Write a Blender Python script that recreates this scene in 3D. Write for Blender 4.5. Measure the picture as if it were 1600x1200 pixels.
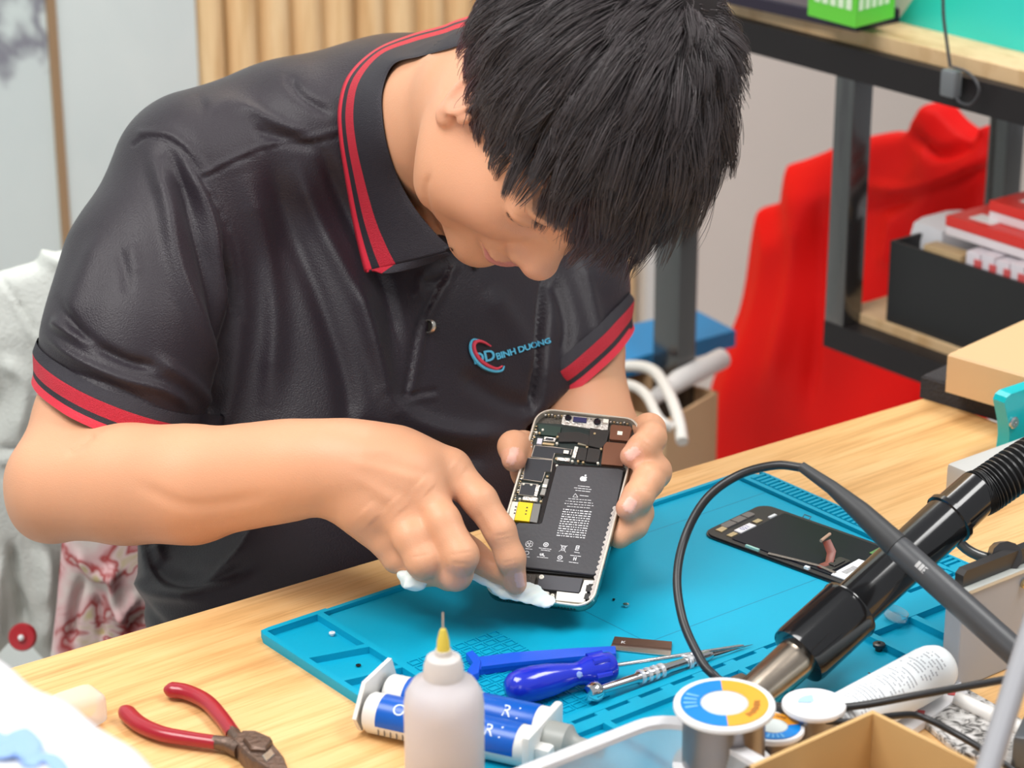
import bpy, bmesh, math, random
import numpy as np
from mathutils import Vector, Matrix
from mathutils.bvhtree import BVHTree
random.seed(7); RNG = np.random.default_rng(7)
S = bpy.context.scene
for o in list(bpy.data.objects): bpy.data.objects.remove(o)
COL = S.collection
PI = math.pi
# ------------------------------------------------------------------ camera
# world: X along the desk, Y away from the worker's edge of the mat, Z up; desk top at 0.75 m
FPX = 3912.6; HC = .765
CAM = np.array([-1.045*HC, -1.6885*HC, .75+HC])
def cam_rows(p, r, y):
    f0 = np.array([math.sin(y)*math.cos(p), math.cos(y)*math.cos(p), -math.sin(p)])
    rt = np.array([math.cos(y), -math.sin(y), 0.]); dn = np.cross(f0, rt)
    return np.array([math.cos(r)*rt+math.sin(r)*dn, -math.sin(r)*rt+math.cos(r)*dn, f0])
MC = cam_rows(.367434, .00083, .666982)
cd = bpy.data.cameras.new('camera'); cam = bpy.data.objects.new('camera', cd); COL.objects.link(cam)
cd.sensor_width = 36; cd.lens = FPX*36/1600; cd.clip_start = .05; cd.clip_end = 60
cam.matrix_world = Matrix(((MC[0][0], -MC[1][0], -MC[2][0], CAM[0]), (MC[0][1], -MC[1][1], -MC[2][1], CAM[1]),
                           (MC[0][2], -MC[1][2], -MC[2][2], CAM[2]), (0, 0, 0, 1)))
cd.dof.use_dof = True; cd.dof.focus_distance = 1.73; cd.dof.aperture_fstop = 8.5
S.camera = cam
# ------------------------------------------------------------------ world, lights, exposure
w = bpy.data.worlds.new('world'); S.world = w; w.use_nodes = True
w.node_tree.nodes['Background'].inputs[0].default_value = (.93, .96, 1, 1)
w.node_tree.nodes['Background'].inputs[1].default_value = .36
def area(name, loc, tgt, sx, sy, e, col=(1, 1, 1)):
    l = bpy.data.lights.new(name, 'AREA'); l.shape = 'RECTANGLE'; l.size = sx; l.size_y = sy; l.energy = e; l.color = col
    o = bpy.data.objects.new(name, l); COL.objects.link(o); o.location = loc
    o.rotation_euler = (Vector(tgt)-Vector(loc)).to_track_quat('-Z', 'Y').to_euler(); return o
area('ceiling_panel_light', (-.9, .1, 2.75), (-.1, .2, .9), 1.3, .9, 40, (1, .985, .96))
area('ceiling_panel_light', (.9, -.9, 2.75), (.3, .1, .8), 1.2, .6, 26, (1, .99, .97))
area('ceiling_panel_light', (1.0, 1.2, 2.75), (.7, 1.2, 0), 1.4, .5, 22, (1, .985, .96))
area('behind_left_area_light', (-2.4, -2.0, 1.9), (.1, .2, .9), 1.6, 1.4, 14, (.95, .98, 1))  # broad cool area light, unseen, behind the camera to its left
S.view_settings.view_transform = 'Standard'; S.view_settings.look = 'None'
S.view_settings.exposure = .19; S.view_settings.gamma = 1; S.view_settings.use_curve_mapping = False
# ------------------------------------------------------------------ geometry of the viewing rays (used to measure places)
def rays(px, py): return np.array([(px-800)/FPX, (py-600)/FPX, 1.])@MC
def P(px, py, d): return CAM+rays(px, py)*d
def WZ(px, py, z=.75): r = rays(px, py); return CAM+r*((z-CAM[2])/r[2])
def WX(px, py, x): r = rays(px, py); return CAM+r*((x-CAM[0])/r[0])
def WY(px, py, y): r = rays(px, py); return CAM+r*((y-CAM[1])/r[1])
def proj(w):
    v = (np.asarray(w, float)-CAM)@MC.T
    return np.stack([v[..., 0]/v[..., 2]*FPX+800, v[..., 1]/v[..., 2]*FPX+600, v[..., 2]], -1)
def cdir(x, y, z): return np.array([x, y, z], float)@MC      # camera-frame direction (right, down, away) to world
# ------------------------------------------------------------------ materials
MATS = {}
def mat(name, col, rough=.5, metal=0, bump=0, bscale=200, spec=None, trans=0, alpha=1, sss=0, coat=0, var=0, vscale=20, ior=None, sheen=0, emit=0):
    if name in MATS: return MATS[name]
    m = bpy.data.materials.new(name); m.use_nodes = True; nt = m.node_tree; b = nt.nodes['Principled BSDF']
    b.inputs['Base Color'].default_value = (*col, 1); b.inputs['Roughness'].default_value = rough
    b.inputs['Metallic'].default_value = metal
    if spec is not None: b.inputs['Specular IOR Level'].default_value = spec
    if trans: b.inputs['Transmission Weight'].default_value = trans
    if ior: b.inputs['IOR'].default_value = ior
    if alpha < 1: b.inputs['Alpha'].default_value = alpha
    if coat: b.inputs['Coat Weight'].default_value = coat; b.inputs['Coat Roughness'].default_value = .1
    if sheen: b.inputs['Sheen Weight'].default_value = sheen
    if sss:
        b.inputs['Subsurface Weight'].default_value = sss; b.inputs['Subsurface Radius'].default_value = (1, .35, .2)
        b.inputs['Subsurface Scale'].default_value = .006
    if bump or var:
        tc = nt.nodes.new('ShaderNodeTexCoord')
    if bump:
        n = nt.nodes.new('ShaderNodeTexNoise'); n.inputs['Scale'].default_value = bscale; n.inputs['Detail'].default_value = 3
        bp = nt.nodes.new('ShaderNodeBump'); bp.inputs['Strength'].default_value = bump; bp.inputs['Distance'].default_value = .002
        nt.links.new(tc.outputs['Object'], n.inputs['Vector']); nt.links.new(n.outputs['Fac'], bp.inputs['Height'])
        nt.links.new(bp.outputs['Normal'], b.inputs['Normal'])
    if var:
        n = nt.nodes.new('ShaderNodeTexNoise'); n.inputs['Scale'].default_value = vscale; n.inputs['Detail'].default_value = 4
        mx = nt.nodes.new('ShaderNodeMixRGB'); mx.inputs[1].default_value = (*[c*(1-var) for c in col], 1)
        mx.inputs[2].default_value = (*[min(1, c*(1+var)) for c in col], 1)
        nt.links.new(tc.outputs['Object'], n.inputs['Vector']); nt.links.new(n.outputs['Fac'], mx.inputs[0])
        nt.links.new(mx.outputs[0], b.inputs['Base Color'])
    MATS[name] = m; return m
def ramp(nt, stops, interp='LINEAR'):
    r = nt.nodes.new('ShaderNodeValToRGB'); r.color_ramp.interpolation = interp
    while len(r.color_ramp.elements) < len(stops): r.color_ramp.elements.new(.5)
    for e, (p, c) in zip(r.color_ramp.elements, stops): e.position = p; e.color = (*c, 1)
    return r
def wood_mat(name, c1, c2, c3, scale=(1, 14, 1), rot=0, rough=.42):
    m = bpy.data.materials.new(name); m.use_nodes = True; nt = m.node_tree; b = nt.nodes['Principled BSDF']; L = nt.links.new
    tc = nt.nodes.new('ShaderNodeTexCoord'); mp = nt.nodes.new('ShaderNodeMapping')
    mp.inputs['Rotation'].default_value = (0, 0, rot); mp.inputs['Scale'].default_value = scale
    n = nt.nodes.new('ShaderNodeTexNoise'); n.inputs['Scale'].default_value = 3.2; n.inputs['Detail'].default_value = 8; n.inputs['Roughness'].default_value = .62; n.inputs['Distortion'].default_value = .5
    r = ramp(nt, [(.30, c3), (.45, c2), (.62, c1), (.8, c2)])
    n2 = nt.nodes.new('ShaderNodeTexNoise'); n2.inputs['Scale'].default_value = 22; n2.inputs['Detail'].default_value = 6
    mp2 = nt.nodes.new('ShaderNodeMapping'); mp2.inputs['Rotation'].default_value = (0, 0, rot); mp2.inputs['Scale'].default_value = (scale[0]*.5, scale[1]*1.6, scale[2])
    mx = nt.nodes.new('ShaderNodeMixRGB'); mx.blend_type = 'MULTIPLY'; mx.inputs[0].default_value = .5
    r2 = ramp(nt, [(.35, (.72, .6, .45)), (.5, (1, 1, 1)), (1, (1, 1, 1))])
    L(tc.outputs['Object'], mp.inputs[0]); L(mp.outputs[0], n.inputs['Vector']); L(n.outputs['Fac'], r.inputs[0])
    L(tc.outputs['Object'], mp2.inputs[0]); L(mp2.outputs[0], n2.inputs['Vector']); L(n2.outputs['Fac'], r2.inputs[0])
    L(r.outputs[0], mx.inputs[1]); L(r2.outputs[0], mx.inputs[2]); L(mx.outputs[0], b.inputs['Base Color'])
    b.inputs['Roughness'].default_value = rough; MATS[name] = m; return m
# ------------------------------------------------------------------ object helpers
def tag(o, label=None, cat=None, group=None, kind=None):
    if label: o['label'] = label
    if cat: o['category'] = cat
    if group: o['group'] = group
    if kind: o['kind'] = kind
    return o
def link(o, parent=None):
    COL.objects.link(o)
    if parent is not None:
        o.parent = parent; o.matrix_parent_inverse = parent.matrix_world.inverted() if False else Matrix.Identity(4)
    return o
def empty(name, loc, rot=(0, 0, 0)):
    o = bpy.data.objects.new(name, None); COL.objects.link(o); o.location = Vector(loc); o.rotation_euler = rot
    o.empty_display_size = .05
    return o
def frame_empty(name, origin, ax, ay, az):
    o = bpy.data.objects.new(name, None); COL.objects.link(o)
    o.matrix_world = Matrix(((ax[0], ay[0], az[0], origin[0]), (ax[1], ay[1], az[1], origin[1]), (ax[2], ay[2], az[2], origin[2]), (0, 0, 0, 1)))
    return o
class MB:
    """collects shapes of one mesh; faces carry a material slot index"""
    def __init__(s): s.v = []; s.f = []; s.m = []
    def add(s, vs, fs, mi=0):
        k = len(s.v); s.v += [tuple(map(float, v)) for v in vs]; s.f += [tuple(i+k for i in f) for f in fs]; s.m += [mi]*len(fs); return s
    def box(s, c, d, R=None, mi=0, bev=0):
        bm = bmesh.new(); bmesh.ops.create_cube(bm, size=1)
        for v in bm.verts: v.co = Vector((v.co.x*d[0], v.co.y*d[1], v.co.z*d[2]))
        if bev: bmesh.ops.bevel(bm, geom=bm.edges[:], offset=bev, segments=2, profile=.6, affect='EDGES')
        if R is not None: bmesh.ops.transform(bm, matrix=R.to_4x4(), verts=bm.verts)
        bm.verts.index_update(); s.add([v.co+Vector(c) for v in bm.verts], [[v.index for v in f.verts] for f in bm.faces], mi); bm.free(); return s
    def bx(s, lo, hi, mi=0, bev=0):
        return s.box([(a+b)/2 for a, b in zip(lo, hi)], [b-a for a, b in zip(lo, hi)], None, mi, bev)
    def prism(s, poly, z0, z1, mi=0, bev=0):
        n = len(poly); ar = sum(poly[i][0]*poly[(i+1) % n][1]-poly[(i+1) % n][0]*poly[i][1] for i in range(n))
        if ar < 0: poly = poly[::-1]
        if bev:
            c = np.mean(np.array(poly), 0)
            pi = [tuple(c+(np.array(p)-c)*(1-bev/max(np.linalg.norm(np.array(p)-c), 1e-6))) for p in poly]
            vs = [(x, y, z0) for x, y in poly]+[(x, y, z1-bev) for x, y in poly]+[(x, y, z1) for x, y in pi]
            fs = [tuple(range(n))[::-1], tuple(range(2*n, 3*n))]
            for l in (0, 1): fs += [(l*n+i, l*n+(i+1) % n, (l+1)*n+(i+1) % n, (l+1)*n+i) for i in range(n)]
        else:
            vs = [(x, y, z0) for x, y in poly]+[(x, y, z1) for x, y in poly]
            fs = [tuple(range(n))[::-1], tuple(range(n, 2*n))]+[(i, (i+1) % n, n+(i+1) % n, n+i) for i in range(n)]
        return s.add(vs, fs, mi)
    def tube(s, pts, r, seg=10, mi=0, cap=True, flat=None):
        pts = [np.array(p, float) for p in pts]; n = len(pts)
        rr = list(r) if hasattr(r, '__len__') else [r]*n
        t0 = pts[1]-pts[0]; up = np.array([0, 0, 1.]) if abs(t0[2]) < .9*np.linalg.norm(t0) else np.array([1., 0, 0])
        u = np.cross(t0, up); u /= np.linalg.norm(u); vs = []
        for i in range(n):
            t = pts[min(i+1, n-1)]-pts[max(i-1, 0)]; t = t/(np.linalg.norm(t)+1e-12)
            u = u-t*np.dot(u, t); u /= np.linalg.norm(u)+1e-12; w_ = np.cross(t, u)
            for k in range(seg):
                a = 2*PI*k/seg; vs.append(pts[i]+rr[i]*(math.cos(a)*u+math.sin(a)*w_*(flat or 1)))
        fs = [(i*seg+k, i*seg+(k+1) % seg, (i+1)*seg+(k+1) % seg, (i+1)*seg+k) for i in range(n-1) for k in range(seg)]
        if cap: fs += [tuple(range(seg))[::-1], tuple((n-1)*seg+k for k in range(seg))]
        return s.add(vs, fs, mi)
    def lathe(s, prof, seg=40, mi=0, a=(0, 0, 0), axis=(0, 0, 1)):
        """prof: (r, h) or (r, h, mi) points; revolved around axis through a"""
        ax = Vector(axis).normalized(); q = Vector((0, 0, 1)).rotation_difference(ax).to_matrix(); a = Vector(a)
        k0 = len(s.v)
        for p in prof:
            for k in range(seg):
                t = 2*PI*k/seg; s.v.append(tuple(q@Vector((p[0]*math.cos(t), p[0]*math.sin(t), p[1]))+a))
        for i in range(len(prof)-1):
            m_ = prof[i+1][2] if len(prof[i+1]) > 2 else mi
            for k in range(seg):
                s.f.append((k0+i*seg+k, k0+i*seg+(k+1) % seg, k0+(i+1)*seg+(k+1) % seg, k0+(i+1)*seg+k)); s.m.append(m_)
        return s
    def sphere(s, c, r, mi=0, seg=16, sc=(1, 1, 1)):
        n = seg//2; prof = [(max(1e-5, r*math.sin(PI*i/n)), -r*math.cos(PI*i/n)) for i in range(n+1)]
        k = len(s.v); s.lathe(prof, seg, mi)
        for i in range(k, len(s.v)): v = s.v[i]; s.v[i] = (v[0]*sc[0]+c[0], v[1]*sc[1]+c[1], v[2]*sc[2]+c[2])
        return s
    def build(s, name, mats, parent=None, smooth=True, angle=40):
        me = bpy.data.meshes.new(name); me.from_pydata(s.v, [], s.f)
        for m in (mats if isinstance(mats, (list, tuple)) else [mats]): me.materials.append(m)
        me.polygons.foreach_set('material_index', s.m)
        bm = bmesh.new(); bm.from_mesh(me); bmesh.ops.remove_doubles(bm, verts=bm.verts, dist=1e-6)
        bmesh.ops.recalc_face_normals(bm, faces=bm.faces)
        for f in bm.faces: f.smooth = smooth
        if smooth:
            for e in bm.edges:
                if len(e.link_faces) == 2 and e.calc_face_angle(0) > math.radians(angle): e.smooth = False
        bm.to_mesh(me); bm.free(); me.update()
        return link(bpy.data.objects.new(name, me), parent)
def rrect(x0, y0, x1, y1, r, n=6):
    pts = []
    for cx, cy, a0 in ((x1-r, y1-r, 0), (x0+r, y1-r, 90), (x0+r, y0+r, 180), (x1-r, y0+r, 270)):
        for i in range(n+1):
            a = math.radians(a0+90*i/n); pts.append((cx+r*math.cos(a), cy+r*math.sin(a)))
    return pts
def spline(pts, n=60):
    """Catmull-Rom through pts"""
    p = np.array(pts, float); p = np.vstack([2*p[0]-p[1], p, 2*p[-1]-p[-2]]); out = []
    m = len(p)-3; k = max(2, n//m)
    for i in range(m):
        for j in range(k+(i == m-1)):
            t = j/k; a, b, c, d = p[i:i+4]
            out.append(.5*((2*b)+(-a+c)*t+(2*a-5*b+4*c-d)*t*t+(-a+3*b-3*c+d)*t**3))
    return np.array(out)
def text_mesh(txt, size, thick=0, align='CENTER', bold=0, spacing=1):
    """vertices and faces of a line of lettering lying in the XY plane"""
    c = bpy.data.curves.new('lettering', 'FONT'); c.body = txt; c.size = size; c.align_x = align; c.align_y = 'CENTER'
    c.extrude = thick; c.resolution_u = 3; c.offset = bold; c.space_character = spacing
    o = bpy.data.objects.new('lettering', c); COL.objects.link(o)
    dg = bpy.context.evaluated_depsgraph_get(); me = bpy.data.meshes.new_from_object(o.evaluated_get(dg))
    v = [tuple(x.co) for x in me.vertices]; f = [tuple(p.vertices) for p in me.polygons]
    bpy.data.objects.remove(o); bpy.data.curves.remove(c); bpy.data.meshes.remove(me)
    return v, f
def quick(name, v, f, m, parent=None, smooth=True):
    me = bpy.data.meshes.new(name); v = np.asarray(v, np.float32); f = np.asarray(f, np.int32)
    k = f.shape[1]
    me.vertices.add(len(v)); me.vertices.foreach_set('co', v.ravel()); me.loops.add(f.size); me.loops.foreach_set('vertex_index', f.ravel())
    me.polygons.add(len(f)); me.polygons.foreach_set('loop_start', np.arange(len(f), dtype=np.int32)*k)
    try: me.polygons.foreach_set('loop_total', np.full(len(f), k, np.int32))
    except Exception: pass
    me.polygons.foreach_set('use_smooth', np.full(len(f), smooth)); me.update(calc_edges=True); me.validate()
    for x in (m if isinstance(m, (list, tuple)) else [m]): me.materials.append(x)
    return link(bpy.data.objects.new(name, me), parent)
def set_color(o, c, name='Col'):
    a = o.data.color_attributes.new(name, 'FLOAT_COLOR', 'POINT'); n = len(o.data.vertices)
    c = np.hstack([c, np.ones((n, 1))]).astype(np.float32); a.data.foreach_set('color', c.ravel())
def attr_mat(m, name='Col'):
    nt = m.node_tree; a = nt.nodes.new('ShaderNodeVertexColor'); a.layer_name = name
    nt.links.new(a.outputs[0], nt.nodes['Principled BSDF'].inputs['Base Color']); return m
# ------------------------------------------------------------------ solid modelling by distance fields (bodies, cloth)
def smin(a, b, k):
    if k <= 0: return np.minimum(a, b)
    h = np.maximum(k-np.abs(a-b), 0)/k; return np.minimum(a, b)-h*h*k*.25
def V(*a): return np.array(a, float)
def unit(v): v = np.asarray(v, float); return v/np.linalg.norm(v)
def ell(c, r, axes=None, k=.01, op='u'):
    c = np.asarray(c, float); r = np.asarray(r, float); A = np.eye(3) if axes is None else np.asarray(axes, float)
    def fn(p):
        q = (p-c)@A.T; a = np.sqrt(((q/r)**2).sum(-1)); b = np.sqrt(((q/r**2)**2).sum(-1))+1e-9
        return a*(a-1)/b
    e = max(r); return (op, k, fn, c-e, c+e)
def chain(pts, rs, k=.01, op='u', flat=None, ks=.004):
    """tapered limb through pts; flat=(normal, factor) squashes the section along normal"""
    pts = [np.asarray(p, float) for p in pts]; 
    def fn(p):
        d = None
        for a, b, ra, rb in zip(pts[:-1], pts[1:], rs[:-1], rs[1:]):
            ba = b-a; q = p-a; t = np.clip((q@ba)/(ba@ba), 0, 1); w_ = q-t[..., None]*ba
            if flat is not None: n = flat[0]; w_ = w_+(1/flat[1]-1)*(w_@n)[..., None]*n
            e = np.sqrt((w_**2).sum(-1))-(ra+(rb-ra)*t)
            d = e if d is None else smin(d, e, ks)
        return d
    m = max(rs); a = np.array(pts); return (op, k, fn, a.min(0)-m, a.max(0)+m)
def rbox(c, hs, axes=None, r=.01, k=.005, op='u'):
    c = np.asarray(c, float); hs = np.asarray(hs, float)-r; A = np.eye(3) if axes is None else np.asarray(axes, float)
    def fn(p):
        q = np.abs((p-c)@A.T)-hs; return np.sqrt((np.maximum(q, 0)**2).sum(-1))+np.minimum(q.max(-1), 0)-r
    e = np.linalg.norm(hs)+r; return (op, k, fn, c-e, c+e)
def surface(prims, lo, hi, h, smooth=1, post=None):
    lo = np.asarray(lo, float); hi = np.asarray(hi, float); n = np.ceil((hi-lo)/h).astype(int)+1
    F = np.full(n, .2, np.float32)
    ax = [lo[i]+h*np.arange(n[i]) for i in range(3)]
    for op, k, fn, a, b in prims:
        pad = k+3*h+.012
        i0 = np.maximum(np.floor((a-pad-lo)/h).astype(int), 0); i1 = np.minimum(np.ceil((b+pad-lo)/h).astype(int)+1, n)
        if (i1 <= i0).any(): continue
        sl = tuple(slice(i0[i], i1[i]) for i in range(3))
        for x0 in range(i0[0], i1[0], 24):                       # slabs keep the memory small
            x1 = min(x0+24, i1[0]); s2 = (slice(x0, x1), sl[1], sl[2])
            g = np.stack(np.meshgrid(ax[0][x0:x1], ax[1][sl[1]], ax[2][sl[2]], indexing='ij'), -1)
            d = fn(g); f = F[s2]
            F[s2] = smin(f, d, k) if op == 'u' else -smin(-f, d, k)
    if post: F = post(F, ax)
    Sg = F < 0
    cnt = np.zeros(np.array(F.shape)-1, np.int8)
    offs = [(i, j, l) for i in (0, 1) for j in (0, 1) for l in (0, 1)]
    sh = np.array(F.shape)-1
    for o in offs: cnt += Sg[o[0]:o[0]+sh[0], o[1]:o[1]+sh[1], o[2]:o[2]+sh[2]]
    act = np.argwhere((cnt > 0) & (cnt < 8)); idx = np.full(sh, -1, np.int32); idx[tuple(act.T)] = np.arange(len(act))
    vals = np.stack([F[act[:, 0]+o[0], act[:, 1]+o[1], act[:, 2]+o[2]] for o in offs], 1)
    acc = np.zeros((len(act), 3)); c = np.zeros(len(act))
    for a in range(8):
        for b in range(a+1, 8):
            oa, ob = np.array(offs[a]), np.array(offs[b])
            if abs(oa-ob).sum() != 1: continue
            va, vb = vals[:, a], vals[:, b]; m = (va < 0) != (vb < 0); t = np.where(m, va/(va-vb+1e-12), 0)
            acc += m[:, None]*(oa+(ob-oa)*t[:, None]); c += m
    v = lo+h*(act+acc/c[:, None])
    fs = []
    for a in range(3):
        b, d = (a+1) % 3, (a+2) % 3
        s0 = [slice(None)]*3; s1 = [slice(None)]*3; s0[a] = slice(0, -1); s1[a] = slice(1, None)
        ch = Sg[tuple(s0)] != Sg[tuple(s1)]; e = np.argwhere(ch)
        ok = (e[:, b] > 0) & (e[:, d] > 0) & (e[:, b] < sh[b]) & (e[:, d] < sh[d]); e = e[ok]
        q = []
        for (db, dd) in ((-1, -1), (0, -1), (0, 0), (-1, 0)):
            g = e.copy(); g[:, b] += db; g[:, d] += dd; q.append(idx[tuple(g.T)])
        q = np.stack(q, 1); ins = Sg[tuple(e.T)]; q[~ins] = q[~ins][:, ::-1]; fs.append(q)
    f = np.vstack(fs)
    f = f[(f >= 0).all(1)]
    for _ in range(smooth):
        s = np.zeros_like(v); k_ = np.zeros(len(v))
        for i in range(4):
            for j in ((i+1) % 4, (i+3) % 4): np.add.at(s, f[:, i], v[f[:, j]]); np.add.at(k_, f[:, i], 1)
        v = np.where(k_[:, None] > 0, v*.4+.6*s/np.maximum(k_, 1)[:, None], v)
    return v, f
def normals(v, f):
    n = np.cross(v[f[:, 2]]-v[f[:, 0]], v[f[:, 3]]-v[f[:, 1]]); o = np.zeros_like(v)
    for i in range(4): np.add.at(o, f[:, i], n)
    return o/(np.linalg.norm(o, axis=1)[:, None]+1e-12)
def polydist(q, line):
    """distance in the plane from points q to a polyline and the parameter along it (0..1)"""
    line = np.asarray(line, float); best = np.full(len(q), 1e9); par = np.zeros(len(q)); L = len(line)-1
    for i in range(L):
        a, b = line[i], line[i+1]; ba = b-a; t = np.clip(((q-a)@ba)/(ba@ba+1e-12), 0, 1)
        d = np.linalg.norm(q-a-t[:, None]*ba, axis=1); m = d < best; best[m] = d[m]; par[m] = (i+t[m])/L
    return best, par
def sculpt(v, f, strokes):
    """brush strokes measured on the photograph, pushed into / out of the cloth along its normal.
    stroke: (polyline px, width px, depth m, both ends fade)"""
    n = normals(v, f); facing = (n@MC[2]) < .25; q = proj(v)[:, :2]; off = np.zeros(len(v))
    for line, wd, amp, *rest in strokes:
        line = spline(line, 24) if len(line) > 2 else np.array(line, float)
        lo, hi = line.min(0)-3*wd, line.max(0)+3*wd
        m = facing & (q > lo).all(1) & (q < hi).all(1); ii = np.nonzero(m)[0]
        if not len(ii): continue
        d, t = polydist(q[ii], line)
        fade = np.clip(np.minimum(t, 1-t)*5+.15, 0, 1) if not rest else np.ones(len(t))
        off[ii] += amp*np.exp(-(d/wd)**2)*fade
    return v+n*off[:, None]
# ================================================================== SETTING
def polyslab(poly, o, u, v, t, r=.01, k=.005, op='u', bulge=0):
    """thick sheet cut to a polygon; poly in 2D coordinates along u, v from o"""
    poly = np.asarray(poly, float); n = np.cross(u, v); B = np.array([u, v, n])
    cen = poly.mean(0); ext = np.abs(poly-cen).max()
    def fn(p):
        q = (p-o)@B.T; x, y, z = q[..., 0], q[..., 1], q[..., 2]
        d2 = np.full(x.shape, 1e9); ins = np.zeros(x.shape, bool)
        for i in range(len(poly)):
            a, b = poly[i], poly[(i+1) % len(poly)]; e = b-a; wx, wy = x-a[0], y-a[1]
            s = np.clip((wx*e[0]+wy*e[1])/(e@e+1e-12), 0, 1); d2 = np.minimum(d2, (wx-e[0]*s)**2+(wy-e[1]*s)**2)
            c = ((a[1] > y) != (b[1] > y)) & (x < (b[0]-a[0])*(y-a[1])/(b[1]-a[1]+1e-12)+a[0]); ins ^= c
        d = np.sqrt(d2)*np.where(ins, -1, 1)
        tt = t+bulge*np.clip(-d/.05, 0, 1) if bulge else t
        a_, b_ = d+r, np.abs(z)-tt+r
        return np.minimum(np.maximum(a_, b_), 0)+np.sqrt(np.maximum(a_, 0)**2+np.maximum(b_, 0)**2)-r
    c3 = o+poly@np.array([u, v]); e = t+bulge
    return (op, k, fn, c3.min(0)-e, c3.max(0)+e)
def on_plane(pts, o, u, v, n=None):
    n = np.cross(u, v); out = []
    for x, y in pts:
        r = rays(x, y); w_ = CAM+r*(((o-CAM)@n)/(r@n)); out.append([(w_-o)@u, (w_-o)@v])
    return out
YW = 1.38                                                    # back wall plane
fl = MB().bx((-3, -2.6, -.02), (4.2, YW+.06, 0)).build('floor', mat('floor_tile', (.55, .53, .5), .35, var=.06, vscale=3)); tag(fl, kind='structure')
xs = [WY(x, y, YW)[0] for x, y in ((91, 200), (314, 200), (1003, 440))]
def marble(name, seed, dark):
    m = bpy.data.materials.new(name); m.use_nodes = True; nt = m.node_tree; b = nt.nodes['Principled BSDF']; L = nt.links.new
    tc = nt.nodes.new('ShaderNodeTexCoord'); mp = nt.nodes.new('ShaderNodeMapping'); mp.inputs['Location'].default_value = seed; mp.inputs['Rotation'].default_value = (0, .7, 0)
    n = nt.nodes.new('ShaderNodeTexNoise'); n.inputs['Scale'].default_value = 1.3; n.inputs['Detail'].default_value = 7; n.inputs['Roughness'].default_value = .55; n.inputs['Distortion'].default_value = .7
    r = ramp(nt, [(.0, (.64, .72, .70)), (.455, (.63, .71, .69)), (.480, dark), (.50, (.62, .69, .68)), (.7, (.70, .76, .74))])
    L(tc.outputs['Object'], mp.inputs[0]); L(mp.outputs[0], n.inputs['Vector']); L(n.outputs['Fac'], r.inputs[0]); L(r.outputs[0], b.inputs['Base Color'])
    b.inputs['Roughness'].default_value = .3; return m
mb1 = marble('veined_marble', (3.1, 0, 7.4), (.22, .22, .26)); mb2 = marble('pale_marble', (9.0, 0, 2.3), (.57, .64, .62))
tag(MB().bx((-3, YW, 0), (xs[0]-.006, YW+.05, 2.8), 0).bx((xs[0]+.006, YW, 0), (xs[1], YW+.05, 2.8), 1).build('wall_back', [mb1, mb2]), kind='structure')
tag(MB().bx((xs[0]-.006, YW-.004, 0), (xs[0]+.006, YW+.02, 2.8)).build('trim_1', mat('bronze_strip', (.42, .28, .16), .35, .3)), kind='structure')
# ribbed timber panel: one panel, its rounded ribs are its surface pattern
b = MB(); b.bx((xs[1], YW+.02, 0), (xs[2], YW+.05, 2.8)); x = xs[1]; pitch = (WY(522, 60, YW)[0]-WY(472, 60, YW)[0])
while x < xs[2]-.01:
    wv = min(pitch, xs[2]-x); n = 10; pts = [(x+wv*i/n, YW+.02-.026*math.sin(PI*i/n)**.7) for i in range(n+1)]
    b.prism(pts+[(x+wv, YW+.03), (x, YW+.03)], 0, 2.8); x += pitch
slat = wood_mat('slat_wood', (.86, .62, .35), (.8, .54, .28), (.72, .46, .22), (9, 9, .5))
tag(b.build('wall_timber_panel', slat, angle=60), kind='structure'); bpy.data.objects['wall_timber_panel'].name = 'trim_2'
tag(MB().bx((xs[2], YW-.01, 0), (xs[2]+.07, YW+.05, 2.8)).build('trim_3', mat('cream_strip', (.72, .71, .68), .5)), kind='structure')
m = mat('grey_beige_wall', (.74, .66, .60), .6, var=.12, vscale=1.5)
tag(MB().bx((xs[2]+.07, YW, 0), (4.2, YW+.05, 2.8)).build('wall_right', m), kind='structure')
# ------------------------------------------------------------------ desk
e0, e1 = WZ(58, 1031), WZ(1440, 623); ed = unit(e1-e0); en = np.array([ed[1], -ed[0], 0])      # worker's edge, inward normal
LFT = e0-ed*.55; RGT = e1+ed*.012
deskt = empty('desk', (0, 0, 0)); tag(deskt, 'light oak work desk running across the whole picture under the blue mat', 'desk')
wood = wood_mat('light_oak', (.85, .54, .245), (.79, .46, .185), (.62, .33, .12), (1.2, 13, 1), -.045)
DEPTH = .98
q = [LFT, RGT, RGT+en*DEPTH, LFT+en*DEPTH]
MB().prism([(p[0], p[1]) for p in q], .722, .75, 0, .0012).build('desk_top', wood, deskt, smooth=False)
lm = mat('black_steel', (.018, .018, .02), .42)
for s, t in ((.06, .06), (1.3, .06), (.06, DEPTH-.06), (1.3, DEPTH-.06)):
    c = LFT+ed*s+en*t; MB().bx((c[0]-.022, c[1]-.022, 0), (c[0]+.022, c[1]+.022, .722), 0, .003).build('leg', lm, deskt)
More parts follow.
